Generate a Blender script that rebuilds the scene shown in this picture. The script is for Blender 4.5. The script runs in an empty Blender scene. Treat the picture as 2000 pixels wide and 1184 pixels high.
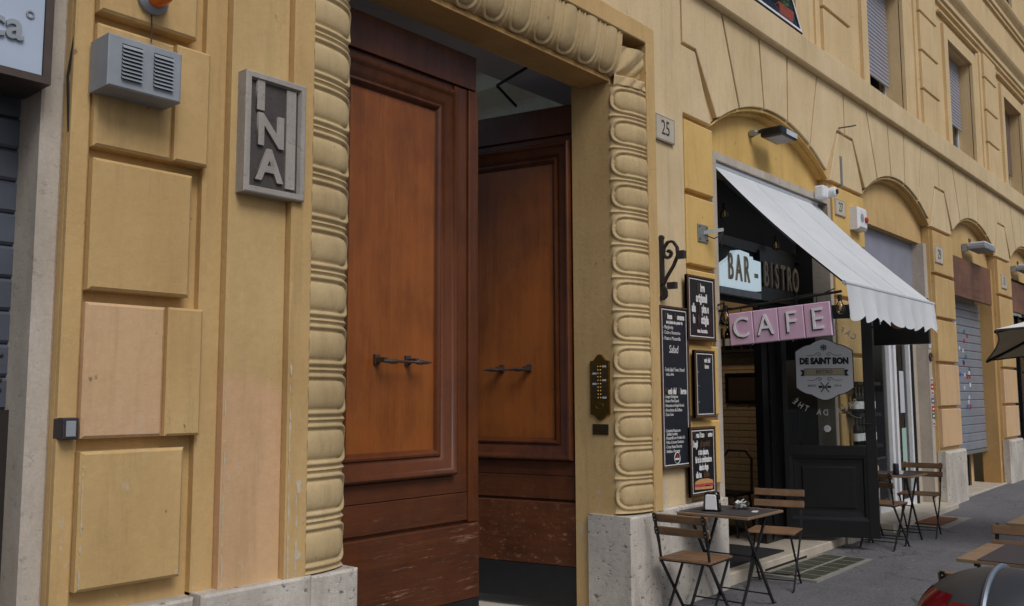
import bpy, bmesh, math, random
from math import sin, cos, pi, radians, sqrt, atan2
from mathutils import Vector, Matrix
random.seed(7)
S = bpy.context.scene
C = S.collection
# ------------------------------------------------------------------ camera, sky, sun, exposure
cam = bpy.data.cameras.new('camera'); co = bpy.data.objects.new('camera', cam); C.objects.link(co)
yaw, pitch, roll = radians(49.373), radians(5.815), radians(-.231)
fw = Vector((sin(yaw)*cos(pitch), cos(yaw)*cos(pitch), sin(pitch)))
rt = Vector((cos(yaw), -sin(yaw), 0)); up = rt.cross(fw)
r2 = cos(roll)*rt + sin(roll)*up; u2 = -sin(roll)*rt + cos(roll)*up
co.matrix_world = Matrix(((r2.x, u2.x, -fw.x, 0), (r2.y, u2.y, -fw.y, -3.7), (r2.z, u2.z, -fw.z, 1.55), (0, 0, 0, 1)))
cam.sensor_width = 36; cam.lens = 1.7702/2*36; cam.clip_end = 500; cam.clip_start = .05
S.camera = co
w = bpy.data.worlds.new('World'); S.world = w; w.use_nodes = True
SUN = Vector((-.22, -.62, .76)).normalized()
el = math.asin(SUN.z); az = atan2(SUN.x, SUN.y)
sk = w.node_tree.nodes.new('ShaderNodeTexSky'); sk.sky_type = 'NISHITA'; sk.sun_disc = False
sk.sun_elevation = el; sk.sun_rotation = az; sk.dust_density = 4; sk.ozone_density = 1.0; sk.air_density = 1.0
bg = w.node_tree.nodes['Background']; bg.inputs['Strength'].default_value = .075
w.node_tree.links.new(sk.outputs[0], bg.inputs[0])
sl = bpy.data.lights.new('sun', 'SUN'); sl.energy = 1.4; sl.angle = radians(28); sl.color = (.96, .98, 1)
so = bpy.data.objects.new('sun', sl); C.objects.link(so); so.rotation_euler = SUN.to_track_quat('Z', 'Y').to_euler()
V = S.view_settings; V.view_transform = 'Standard'; V.look = 'None'; V.exposure = .06; V.gamma = 1; V.use_curve_mapping = False
S.render.resolution_x = 1024; S.render.resolution_y = 606

# ------------------------------------------------------------------ materials
MATS = {}
def hexc(r, g, b):
    f = lambda c: (c/255/12.92 if c/255 <= .04045 else ((c/255+.055)/1.055)**2.4)
    return (f(r), f(g), f(b), 1)
def base(name):
    m = bpy.data.materials.new(name); m.use_nodes = True; MATS[name] = m
    n = m.node_tree.nodes; l = m.node_tree.links
    return m, n, l, n['Principled BSDF']
def noise(n, l, scale, detail=4, rough=.55, stretch=None, obj=False):
    t = n.new('ShaderNodeTexNoise'); t.inputs['Scale'].default_value = scale; t.inputs['Detail'].default_value = detail; t.inputs['Roughness'].default_value = rough
    if obj: g = n.new('ShaderNodeTexCoord').outputs['Object']
    else: g = n.new('ShaderNodeNewGeometry').outputs['Position']
    if stretch:
        mp = n.new('ShaderNodeMapping'); mp.inputs['Scale'].default_value = stretch
        l.new(g, mp.inputs[0]); g = mp.outputs[0]
    l.new(g, t.inputs['Vector'])
    return t.outputs['Fac']
def ramp(n, l, src, a, b, va=0, vb=1):
    r = n.new('ShaderNodeMapRange'); r.inputs[1].default_value = a; r.inputs[2].default_value = b; r.inputs[3].default_value = va; r.inputs[4].default_value = vb
    l.new(src, r.inputs[0]); return r.outputs[0]
def mix(n, l, fac, a, b, mode='MIX'):
    x = n.new('ShaderNodeMix'); x.data_type = 'RGBA'; x.blend_type = mode
    for k, v in ((0, fac), (6, a), (7, b)):
        if hasattr(v, 'is_output') or isinstance(v, bpy.types.NodeSocket): l.new(v, x.inputs[k])
        else: x.inputs[k].default_value = v
    return x.outputs[2]
def bump(n, l, bs, h, strength, dist=.01):
    b = n.new('ShaderNodeBump'); b.inputs['Strength'].default_value = strength; b.inputs['Distance'].default_value = dist
    l.new(h, b.inputs['Height']); l.new(b.outputs[0], bs.inputs['Normal'])
def mul(n, l, a, b):
    x = n.new('ShaderNodeMath'); x.operation = 'MULTIPLY'
    for k, v in ((0, a), (1, b)):
        if isinstance(v, bpy.types.NodeSocket): l.new(v, x.inputs[k])
        else: x.inputs[k].default_value = v
    return x.outputs[0]
def plaster(name, c1, c2, dirt=.35, chips=True, peach=None):
    m, n, l, b = base(name)
    c = mix(n, l, ramp(n, l, noise(n, l, 1.1, 5, .6), .35, .65), c1, c2)
    if peach:      # lower coat repainted in a pinker paint, ragged upper edge
        g = n.new('ShaderNodeNewGeometry'); s = n.new('ShaderNodeSeparateXYZ'); l.new(g.outputs['Position'], s.inputs[0])
        a = n.new('ShaderNodeMath'); a.operation = 'ADD'; l.new(s.outputs[2], a.inputs[0]); l.new(mul(n, l, noise(n, l, 2.2, 3), .9), a.inputs[1])
        c = mix(n, l, ramp(n, l, a.outputs[0], peach[1]+.52, peach[1]+.36), c, peach[0])
    c = mix(n, l, ramp(n, l, noise(n, l, 3.6, 7, .75, (1, 1, .3)), .46, .70, 0, dirt*1.25), c, (c1[0]*.55, c1[1]*.5, c1[2]*.45, 1))
    c = mix(n, l, ramp(n, l, noise(n, l, 26, 5, .75), .35, .7, 0, .3), c, (c1[0]*.7, c1[1]*.68, c1[2]*.62, 1))
    c = mix(n, l, ramp(n, l, noise(n, l, 24, 3, .5, (1, 1, .6)), .73, .76, 0, .6), c, (.05, .04, .03, 1))
    va = n.new('ShaderNodeVectorMath'); va.operation = 'ADD'; ge = n.new('ShaderNodeNewGeometry'); tn = n.new('ShaderNodeTexNoise'); tn.inputs['Scale'].default_value = 4; tn.inputs['Detail'].default_value = 6
    l.new(ge.outputs['Position'], tn.inputs['Vector']); vs_ = n.new('ShaderNodeVectorMath'); vs_.operation = 'SCALE'; vs_.inputs['Scale'].default_value = .5
    l.new(tn.outputs['Color'], vs_.inputs[0]); l.new(ge.outputs['Position'], va.inputs[0]); l.new(vs_.outputs[0], va.inputs[1])
    vo = n.new('ShaderNodeTexVoronoi'); vo.feature = 'DISTANCE_TO_EDGE'; vo.inputs['Scale'].default_value = 1.1; l.new(va.outputs[0], vo.inputs['Vector'])
    ck = mul(n, l, ramp(n, l, vo.outputs['Distance'], .0035, .001, 0, .4), ramp(n, l, noise(n, l, 1.7, 3), .6, .66))
    c = mix(n, l, ck, c, (c1[0]*.25, c1[1]*.22, c1[2]*.2, 1))
    c = mix(n, l, ramp(n, l, noise(n, l, 3, 6, .7, (3.2, 3.2, .22)), .54, .72, 0, .38), c, (c1[0]*.5, c1[1]*.48, c1[2]*.46, 1))
    c = mix(n, l, ramp(n, l, noise(n, l, .7, 4, .6), .52, .68, 0, .35), c, (min(1, c1[0]*1.12), min(1, c1[1]*1.12), min(1, c1[2]*1.2), 1))
    if chips:
        g = n.new('ShaderNodeNewGeometry'); s = n.new('ShaderNodeSeparateXYZ'); l.new(g.outputs['Position'], s.inputs[0])
        k = ramp(n, l, s.outputs[2], 1.6, .6)
        ch = mul(n, l, ramp(n, l, noise(n, l, 9, 7, .8, (1, 1, .5)), .61, .64), k)
        c = mix(n, l, ch, c, hexc(190, 182, 168))
    l.new(c, b.inputs['Base Color']); b.inputs['Roughness'].default_value = .85
    bump(n, l, b, noise(n, l, 30, 6, .7), .35, .008)
    return m
OCHRE = hexc(203, 171, 118); OCHRE2 = hexc(190, 157, 104)
plaster('plaster_ochre', OCHRE, OCHRE2, .3)
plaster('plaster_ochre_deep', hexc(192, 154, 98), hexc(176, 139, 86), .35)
plaster('plaster_peach', hexc(208, 172, 136), hexc(203, 171, 124), .25)
plaster('plaster_panel', hexc(202, 173, 122), hexc(194, 163, 111), .25, True, (hexc(208, 168, 130), 1.75))
plaster('plaster_beige', hexc(216, 194, 154), hexc(204, 181, 141), .25, False)
plaster('plaster_yellow', hexc(215, 180, 110), hexc(203, 168, 99), .25)
plaster('plaster_carved', hexc(205, 181, 136), hexc(178, 155, 114), .6)
plaster('plaster_upper', hexc(217, 191, 147), hexc(205, 179, 134), .22, False)
plaster('plaster_cream', hexc(238, 232, 208), hexc(232, 224, 198), .2, False)
plaster('plaster_grey', hexc(120, 112, 110), hexc(108, 102, 100), .2, False)
def stone(name, c1, c2, pits=.5, rough=.7):
    m, n, l, b = base(name)
    c = mix(n, l, ramp(n, l, noise(n, l, 3.5, 6, .7, (1, 1, .5)), .38, .62), c1, c2)
    c = mix(n, l, ramp(n, l, noise(n, l, 4, 7, .75, (1, 1, .22)), .48, .68, 0, .6*min(1, pits+.3)), c, (c1[0]*.38, c1[1]*.35, c1[2]*.32, 1))
    pn = noise(n, l, 17, 5, .7, (1, 1, 1.5))
    p = ramp(n, l, pn, .60, .66, 0, pits)
    c = mix(n, l, p, c, (c1[0]*.16, c1[1]*.14, c1[2]*.13, 1))
    c = mix(n, l, ramp(n, l, noise(n, l, 70, 3, .7), .35, .7, 0, .35), c, (c1[0]*.55, c1[1]*.54, c1[2]*.52, 1))
    l.new(c, b.inputs['Base Color']); b.inputs['Roughness'].default_value = rough
    bump(n, l, b, ramp(n, l, pn, .5, .7, 1, 0), .12+.4*max(0, pits-.3), .010)
stone('travertine', hexc(206, 200, 190), hexc(182, 175, 166), .9)
stone('stone_jamb', hexc(192, 182, 170), hexc(174, 164, 150), .3)
stone('step_stone', hexc(190, 180, 164), hexc(176, 166, 150), .2)
stone('plaque_stone', hexc(172, 166, 158), hexc(154, 148, 142), .3)
stone('plaque_dark', hexc(82, 76, 74), hexc(66, 62, 60), .4)
stone('marble', hexc(196, 188, 172), hexc(186, 176, 158), .1)
def wood(name, c1, c2, axis='z', scuff=0, rough=.42, var=1.0):
    m, n, l, b = base(name)
    st = {'z': (9, 9, .5), 'x': (.5, 9, 9), 'y': (9, .5, 9)}[axis]
    g = noise(n, l, 2.2, 8, .65, st, True)
    c = mix(n, l, ramp(n, l, g, .32, .68), c1, c2)
    c = mix(n, l, ramp(n, l, noise(n, l, 11, 6, .75, st, True), .45, .72, 0, .5*var), c, (c2[0]*.4, c2[1]*.35, c2[2]*.35, 1))
    c = mix(n, l, ramp(n, l, noise(n, l, 1.2, 5, .65), .42, .66, 0, .55*var), c, (c1[0]*1.45, c1[1]*1.35, c1[2]*1.25, 1))
    c = mix(n, l, ramp(n, l, noise(n, l, 2.1, 5, .7, (1, 1, .5)), .5, .72, 0, .6*var), c, (c2[0]*.45, c2[1]*.4, c2[2]*.4, 1))
    if scuff:
        gg = n.new('ShaderNodeNewGeometry'); s = n.new('ShaderNodeSeparateXYZ'); l.new(gg.outputs['Position'], s.inputs[0])
        k = ramp(n, l, s.outputs[2], 1.0, .5)
        q = mul(n, l, ramp(n, l, noise(n, l, 5, 9, .85, (.6, 3, 6)), .56, .66, 0, scuff), k)
        c = mix(n, l, q, c, hexc(172, 134, 108))
    l.new(c, b.inputs['Base Color']); b.inputs['Roughness'].default_value = rough; b.inputs['Specular IOR Level'].default_value = .4
    l.new(ramp(n, l, noise(n, l, 3, 5, .7), .35, .7, rough-.1, rough+.15), b.inputs['Roughness'])
    bump(n, l, b, g, .15, .003)
wood('mahogany', hexc(92, 49, 20), hexc(70, 35, 13), 'z', 0, .36)
wood('mahogany_panel', hexc(138, 80, 34), hexc(116, 62, 24), 'z', 0, .36, .8)
wood('mahogany_board', hexc(88, 47, 21), hexc(66, 34, 14), 'x', .8, .5)
wood('chair_wood', hexc(130, 102, 76), hexc(100, 76, 55), 'y', 0, .55)
wood('table_wood', hexc(136, 116, 92), hexc(108, 90, 70), 'y', 0, .6)
wood('board_frame', hexc(84, 58, 40), hexc(64, 44, 30), 'z', 0, .6)
wood('fascia_wood', hexc(122, 86, 66), hexc(94, 66, 52), 'x', 0, .6)
def plain(name, c, rough=.5, metal=0, var=.25, sc=12, bmp=.05, spec=.5):
    m, n, l, b = base(name)
    cc = mix(n, l, ramp(n, l, noise(n, l, sc, 5, .65), .3, .7), c, (c[0]*(1-var), c[1]*(1-var), c[2]*(1-var), 1))
    l.new(cc, b.inputs['Base Color']); b.inputs['Roughness'].default_value = rough; b.inputs['Metallic'].default_value = metal
    b.inputs['Specular IOR Level'].default_value = spec
    if bmp: bump(n, l, b, noise(n, l, sc*5, 4), bmp, .003)
    return m
plain('iron_black', (.02, .02, .022, 1), .45, .3)
plain('iron_grey', hexc(70, 66, 66), .55, .5)
plain('bronze_dark', hexc(92, 80, 74), .5, .6)
plain('brass', hexc(128, 96, 42), .3, .9, .3)
plain('brass_bright', hexc(220, 190, 120), .25, .9, .1)
plain('grey_paint', hexc(150, 156, 164), .5, .1, .2, 8)
plain('shutter_grey', hexc(152, 158, 170), .45, .35, .22, 3)
plain('shutter_dark', hexc(92, 98, 112), .45, .35, .25, 3)
plain('panel_grey', hexc(148, 150, 164), .5, .1, .2, 3)
plain('white_paint', hexc(222, 224, 228), .45, 0, .1)
plain('old_limewash', hexc(206, 192, 166), .9, 0, .3, 40)
plain('white_dirty', hexc(196, 200, 208), .5, 0, .12)
plain('fascia_white', hexc(176, 190, 210), .4, 0, .08, 3)
plain('amber', hexc(226, 110, 10), .2, 0, .15)
plain('black_paint', hexc(26, 26, 28), .32, 0, .3, 6)
plain('black_gloss', hexc(14, 14, 16), .12, 0, .2, 6, 0)
plain('chalkboard', hexc(30, 33, 42), .45, 0, .3, 5)
plain('chalkboard_black', hexc(22, 20, 24), .3, 0, .3, 5)
plain('chalk', hexc(224, 224, 222), .8, 0, .2, 30, 0)
plain('print_brown', hexc(80, 58, 40), .7, 0, .2)
plain('print_red', hexc(176, 44, 44), .6, 0, .2)
plain('print_blue', hexc(60, 96, 170), .6, 0, .2)
plain('print_green', hexc(58, 110, 96), .6, 0, .2)
plain('print_yellow', hexc(214, 200, 70), .6, 0, .2)
plain('print_dark', hexc(36, 34, 40), .6, 0, .1, 12, 0)
plain('pink_enamel', hexc(222, 186, 214), .45, 0, .12, 6)
plain('letter_white', hexc(240, 240, 246), .5, 0, .1)
plain('letter_shadow', hexc(72, 66, 92), .5, 0, .1)
plain('letter_gold', hexc(168, 150, 128), .45, .3, .15)
plain('badge', hexc(218, 221, 227), .5, 0, .06, 3, 0)
plain('badge_tan', hexc(176, 166, 140), .5, 0, .08)
plain('frost', hexc(196, 200, 196), .6, 0, .08)
plain('terracotta', hexc(150, 70, 52), .7, 0, .25)
plain('mat_black', hexc(34, 32, 34), .9, 0, .3, 60, .3)
plain('mat_brown', hexc(122, 76, 44), .95, 0, .35, 40, .4)
plain('vinyl', hexc(66, 60, 64), .6, 0, .2, 20)
plain('bread', hexc(206, 150, 96), .7, 0, .25, 30)
plain('meat', hexc(186, 76, 74), .6, 0, .3, 30)
plain('parasol_top', hexc(226, 226, 226), .8, 0, .08, 3)
plain('plastic_dark', hexc(52, 54, 60), .42, 0, .15, 40, .1)
plain('silver', hexc(118, 128, 142), .4, .3, .1)
plain('red_lens', hexc(112, 16, 24), .12, 0, .2, 4, 0)
plain('rubber', hexc(24, 24, 24), .8, 0, .2)
plain('galvanised', hexc(160, 166, 164), .45, .7, .2)
plain('paving_tile', hexc(78, 80, 66), .5, 0, .4, 9, .3)
plain('cement', hexc(140, 138, 130), .9, 0, .25, 14, .3)
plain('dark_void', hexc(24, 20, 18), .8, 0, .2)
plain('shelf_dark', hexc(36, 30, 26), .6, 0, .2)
plain('bottle', hexc(20, 26, 18), .12, 0, .2, 6, 0)
plain('cream_paint', hexc(206, 176, 132), .7, 0, .12, 5)
plain('leaf_green', hexc(70, 104, 46), .6, 0, .4, 40)
plain('poster_green', hexc(160, 190, 180), .6, 0, .1)
plain('orange_wood', hexc(164, 84, 48), .5, 0, .3, 5)
plain('blind_slat', hexc(160, 160, 172), .45, .05, .12, 3)
plain('blind_brown', hexc(132, 112, 104), .5, .05, .15, 3)
plain('plum_ceiling', hexc(176, 170, 178), .8, 0, .1, 3)
def fabric(name, c, trans=.4):
    m, n, l, b = base(name)
    cc = mix(n, l, ramp(n, l, noise(n, l, 1.6, 5, .6), .35, .7), c, (c[0]*.86, c[1]*.86, c[2]*.85, 1))
    l.new(cc, b.inputs['Base Color']); b.inputs['Roughness'].default_value = .85
    t = n.new('ShaderNodeBsdfTranslucent'); l.new(cc, t.inputs[0])
    ms = n.new('ShaderNodeMixShader'); ms.inputs[0].default_value = trans
    l.new(b.outputs[0], ms.inputs[1]); l.new(t.outputs[0], ms.inputs[2]); l.new(ms.outputs[0], n['Material Output'].inputs[0])
    bump(n, l, b, noise(n, l, 200, 2), .1, .002)
fabric('awning_cloth', hexc(228, 233, 238), .25)
fabric('parasol_cloth', hexc(214, 200, 170), .3)
def glass(name, tint=(1, 1, 1, 1), refl=.1, rough=.02):
    m, n, l, b = base(name)
    n.remove(b)
    t = n.new('ShaderNodeBsdfTransparent'); t.inputs[0].default_value = tint
    g = n.new('ShaderNodeBsdfGlossy'); g.inputs['Roughness'].default_value = rough
    f = n.new('ShaderNodeFresnel'); f.inputs[0].default_value = 1.5
    ms = n.new('ShaderNodeMixShader'); l.new(f.outputs[0], ms.inputs[0])
    l.new(t.outputs[0], ms.inputs[1]); l.new(g.outputs[0], ms.inputs[2]); l.new(ms.outputs[0], n['Material Output'].inputs[0])
glass('glass', (.86, .88, .86, 1)); glass('glass_clear', (.95, .96, .96, 1))
glass('glass_bulb', (.9, .82, .66, 1))
def asphalt(name, c1, c2):
    m, n, l, b = base(name)
    c = mix(n, l, ramp(n, l, noise(n, l, .8, 6, .7), .38, .62), c1, c2)
    c = mix(n, l, ramp(n, l, noise(n, l, 1.7, 6, .7, (.6, 2.4, 1)), .5, .66, 0, .55), c, (c1[0]*.5, c1[1]*.5, c1[2]*.54, 1))
    c = mix(n, l, ramp(n, l, noise(n, l, 2.3, 5, .7), .55, .7, 0, .4), c, (c1[0]*1.35, c1[1]*1.25, c1[2]*1.1, 1))
    c = mix(n, l, ramp(n, l, noise(n, l, 70, 3, .7), .45, .7, 0, .8), c, (c2[0]*2.2, c2[1]*2.1, c2[2]*1.95, 1))
    c = mix(n, l, ramp(n, l, noise(n, l, 48, 3, .7), .56, .66, 0, .7), c, (.016, .016, .018, 1))
    c = mix(n, l, ramp(n, l, noise(n, l, 11, 2, .4), .74, .77, 0, .7), c, (c1[0]*2.2, c1[1]*2.1, c1[2]*2.0, 1))
    c = mix(n, l, ramp(n, l, noise(n, l, 7, 3, .5, (1, 1.3, 1)), .68, .74, 0, .6), c, (.02, .02, .022, 1))
    v = n.new('ShaderNodeTexVoronoi'); v.feature = 'DISTANCE_TO_EDGE'; v.inputs['Scale'].default_value = .55
    ge = n.new('ShaderNodeNewGeometry'); va = n.new('ShaderNodeVectorMath'); va.operation = 'ADD'; t = n.new('ShaderNodeTexNoise'); t.inputs['Scale'].default_value = 3; t.inputs['Detail'].default_value = 5
    l.new(ge.outputs['Position'], t.inputs['Vector']); sc_ = n.new('ShaderNodeVectorMath'); sc_.operation = 'SCALE'; sc_.inputs['Scale'].default_value = .7
    l.new(t.outputs['Color'], sc_.inputs[0]); l.new(ge.outputs['Position'], va.inputs[0]); l.new(sc_.outputs[0], va.inputs[1]); l.new(va.outputs[0], v.inputs['Vector'])
    c = mix(n, l, ramp(n, l, v.outputs['Distance'], .006, .0, 0, .85), c, (.012, .012, .013, 1))
    l.new(c, b.inputs['Base Color']); b.inputs['Roughness'].default_value = .82
    bump(n, l, b, noise(n, l, 80, 4, .75), .6, .01)
asphalt('asphalt_walk', hexc(104, 104, 106), hexc(88, 88, 92)); asphalt('asphalt_road', hexc(70, 70, 72), hexc(60, 60, 63))
def emit(name, c, s):
    m, n, l, b = base(name); b.inputs['Emission Color'].default_value = c; b.inputs['Emission Strength'].default_value = s; b.inputs['Base Color'].default_value = c
emit('lamp_glow', (1, .55, .2, 1), 6)
emit('reflection_glow', hexc(196, 216, 226), .55)  # emission standing in for a bright reflection on the bistro fascia

# ------------------------------------------------------------------ mesh helpers
class MB:
    def __init__(s): s.v = []; s.f = []
    def add(s, vs, fs):
        o = len(s.v); s.v += [tuple(p) for p in vs]; s.f += [tuple(i+o for i in f) for f in fs]; return s
    def box(s, x0, x1, y0, y1, z0, z1):
        return s.add([(x0, y0, z0), (x1, y0, z0), (x1, y1, z0), (x0, y1, z0), (x0, y0, z1), (x1, y0, z1), (x1, y1, z1), (x0, y1, z1)],
                     [(0, 3, 2, 1), (4, 5, 6, 7), (0, 1, 5, 4), (1, 2, 6, 5), (2, 3, 7, 6), (3, 0, 4, 7)])
    def prism(s, poly, y0, y1, inset=0):
        """polygon in xz pushed from y0 (front) to y1 (back), front edge chamfered by inset"""
        n = len(poly); cx = sum(p[0] for p in poly)/n; cz = sum(p[1] for p in poly)/n
        fr = poly
        if inset:
            A = sum(poly[i][0]*poly[(i+1) % n][1]-poly[(i+1) % n][0]*poly[i][1] for i in range(n)); sg = 1 if A > 0 else -1
            fr = []
            for i in range(n):
                a, b, c = Vector(poly[i-1]), Vector(poly[i]), Vector(poly[(i+1) % n])
                d1 = (b-a).normalized(); d2 = (c-b).normalized(); n1 = Vector((-d1.y, d1.x))*sg; n2 = Vector((-d2.y, d2.x))*sg
                k = n1+n2; k = k/max(.3, k.dot(n1)); fr.append((b.x+k.x*inset, b.y+k.y*inset))
        vs = [(x, y0, z) for x, z in fr]
        if inset: vs += [(x, y0+inset*.8, z) for x, z in poly]
        vs += [(x, y1, z) for x, z in poly]
        L = 3 if inset else 2
        fs = [tuple(range(n)), tuple(range((L-1)*n, L*n))[::-1]]
        for k in range(L-1):
            for i in range(n):
                j = (i+1) % n; fs.append((k*n+j, k*n+i, (k+1)*n+i, (k+1)*n+j))
        return s.add(vs, fs)
    def tube(s, pts, r, n=8, cap=True):
        pts = [Vector(p) for p in pts]; rs = r if isinstance(r, (list, tuple)) else [r]*len(pts)
        vs = []; fs = []; prev = None
        for i, p in enumerate(pts):
            d = (pts[min(i+1, len(pts)-1)]-pts[max(i-1, 0)]).normalized()
            a = prev if prev is not None else (Vector((0, 0, 1)) if abs(d.z) < .9 else Vector((1, 0, 0)))
            a = (a-d*a.dot(d)).normalized(); prev = a; b = d.cross(a)
            for k in range(n):
                t = 2*pi*k/n; vs.append(p+(a*cos(t)+b*sin(t))*rs[i])
        for i in range(len(pts)-1):
            for k in range(n):
                j = (k+1) % n; fs.append((i*n+k, i*n+j, (i+1)*n+j, (i+1)*n+k))
        if cap: fs += [tuple(range(n))[::-1], tuple(range((len(pts)-1)*n, len(pts)*n))]
        return s.add(vs, fs)
    def bar(s, p, q, wid, th, side):
        """flat bar from p to q, wid along side, th across"""
        p = Vector(p); q = Vector(q); d = (q-p).normalized(); a = Vector(side); a = (a-d*a.dot(d)).normalized(); b = d.cross(a)
        vs = []
        for o in (p, q):
            for i, j in ((-1, -1), (1, -1), (1, 1), (-1, 1)): vs.append(o+a*wid/2*i+b*th/2*j)
        return s.add(vs, [(0, 3, 2, 1), (4, 5, 6, 7), (0, 1, 5, 4), (1, 2, 6, 5), (2, 3, 7, 6), (3, 0, 4, 7)])
    def lathe(s, prof, n=16, c=(0, 0, 0), axis='z'):
        vs = []; fs = []
        for r, h in prof:
            for k in range(n):
                t = 2*pi*k/n; a, b = r*cos(t), r*sin(t)
                vs.append((c[0]+a, c[1]+b, c[2]+h) if axis == 'z' else ((c[0]+a, c[1]-h, c[2]+b) if axis == 'y' else (c[0]+h, c[1]+a, c[2]+b)))
        for i in range(len(prof)-1):
            for k in range(n):
                j = (k+1) % n; fs.append((i*n+k, i*n+j, (i+1)*n+j, (i+1)*n+k))
        fs += [tuple(range(n))[::-1], tuple(range((len(prof)-1)*n, len(prof)*n))]
        return s.add(vs, fs)
    def frame(s, x0, x1, z0, z1, prof):
        """mitred moulding round a rectangle; prof = (inset from the outer edge, y)"""
        vs = []; m = len(prof)
        for cx, cz, sx, sz in ((x0, z0, 1, 1), (x1, z0, -1, 1), (x1, z1, -1, -1), (x0, z1, 1, -1)):
            for d, y in prof: vs.append((cx+sx*d, y, cz+sz*d))
        fs = []
        for k in range(4):
            q = (k+1) % 4
            for i in range(m-1): fs.append((k*m+i, q*m+i, q*m+i+1, k*m+i+1))
        return s.add(vs, fs)
    def grid(s, fn, nu, nv):
        vs = [fn(i/nu, j/nv) for j in range(nv+1) for i in range(nu+1)]
        fs = [(j*(nu+1)+i, j*(nu+1)+i+1, (j+1)*(nu+1)+i+1, (j+1)*(nu+1)+i) for j in range(nv) for i in range(nu)]
        return s.add(vs, fs)
    def mesh(s, name, mat, bevel=0, smooth=False, seg=2, fix=True):
        me = bpy.data.meshes.new(name); bm = bmesh.new()
        vv = [bm.verts.new(p) for p in s.v]
        for f in s.f:
            try: bm.faces.new([vv[i] for i in f])
            except ValueError: pass
        if fix: bmesh.ops.recalc_face_normals(bm, faces=bm.faces)
        if bevel:
            es = [e for e in bm.edges if len(e.link_faces) == 2 and e.calc_face_angle(0) > .5]
            bmesh.ops.bevel(bm, geom=es, offset=bevel, segments=seg, affect='EDGES', profile=.5, clamp_overlap=True)
        if smooth:
            for f in bm.faces: f.smooth = True
            if smooth != 'all':
                for e in bm.edges: e.smooth = not (len(e.link_faces) == 2 and e.calc_face_angle(0) > .7)
        bm.to_mesh(me); bm.free(); me.materials.append(MATS[mat]); return me
    def build(s, name, mat, parent=None, loc=None, bevel=0, smooth=False, seg=2, fix=True):
        o = bpy.data.objects.new(name, s.mesh(name, mat, bevel, smooth, seg, fix)); C.objects.link(o); o.parent = parent
        if loc: o.location = loc
        return o
def inst(name, me, parent=None, loc=(0, 0, 0), rot=(0, 0, 0), scale=None):
    o = bpy.data.objects.new(name, me); C.objects.link(o); o.parent = parent; o.location = loc; o.rotation_euler = rot
    if scale: o.scale = scale
    return o
def tag(o, label, cat, group=None):
    o['label'] = label; o['category'] = cat
    if group: o['group'] = group
    return o
def thing(name, label, cat, loc=(0, 0, 0), rz=0, group=None, rx=0):
    o = bpy.data.objects.new(name, None); C.objects.link(o); o.location = loc; o.rotation_euler = (rx, 0, rz); o.empty_display_size = .1
    return tag(o, label, cat, group)
def struct(o): o['kind'] = 'structure'; return o
def copy_tree(o, parent=None):
    c = o.copy(); C.objects.link(c); c.parent = parent
    for ch in list(o.children): copy_tree(ch, c)
    return c
def text(name, s, size, mat, parent, loc, sx=1, ext=.001, bold=0, align='CENTER', rot=(pi/2, 0, 0), shear=0):
    cu = bpy.data.curves.new(name, 'FONT'); cu.body = s; cu.size = size; cu.extrude = ext; cu.offset = bold; cu.shear = shear
    cu.align_x = align; cu.align_y = 'CENTER'; cu.resolution_u = 3
    t = bpy.data.objects.new(name, cu); C.objects.link(t); bpy.context.view_layer.update()
    me = bpy.data.meshes.new_from_object(t.evaluated_get(bpy.context.evaluated_depsgraph_get()))
    bpy.data.objects.remove(t); bpy.data.curves.remove(cu)
    me.materials.clear(); me.materials.append(MATS[mat])
    return inst(name, me, parent, loc, rot, (sx, 1, 1))
def g(x): return .0104*(x-9.5)
def arc(cx, half, zs, rise, n, a=-1, b=1):
    R = (half*half+rise*rise)/(2*rise); zc = zs+rise-R
    return [(cx+half*(a+(b-a)*i/n), zc+sqrt(max(0, R*R-(half*(a+(b-a)*i/n))**2))) for i in range(n+1)]
def arcz(dx, half, zs, rise):
    R = (half*half+rise*rise)/(2*rise); return zs+rise-R+sqrt(max(0, R*R-dx*dx))

# ------------------------------------------------------------------ ground
def sheet(name, x0, x1, y0, y1, dz, mat, nx=2):
    b = MB(); b.grid(lambda u, v: (x0+(x1-x0)*u, y0+(y1-y0)*v, g(x0+(x1-x0)*u)+dz), nx, 2); return b.build(name, mat, fix=True)
struct(sheet('road', -220, 220, -220, -3.0, -.13, 'asphalt_road'))
struct(sheet('pavement', -220, 220, -2.85, .3, 0, 'asphalt_walk', 40))
kb = MB(); kb.grid(lambda u, v: (-60+120*u, [-3.0, -3.0, -2.985, -2.85][min(3, int(v*3+.01))], g(-60+120*u)+[-.2, -.01, .003, .003][min(3, int(v*3+.01))]), 60, 3)
struct(kb.build('kerb', 'step_stone'))

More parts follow.
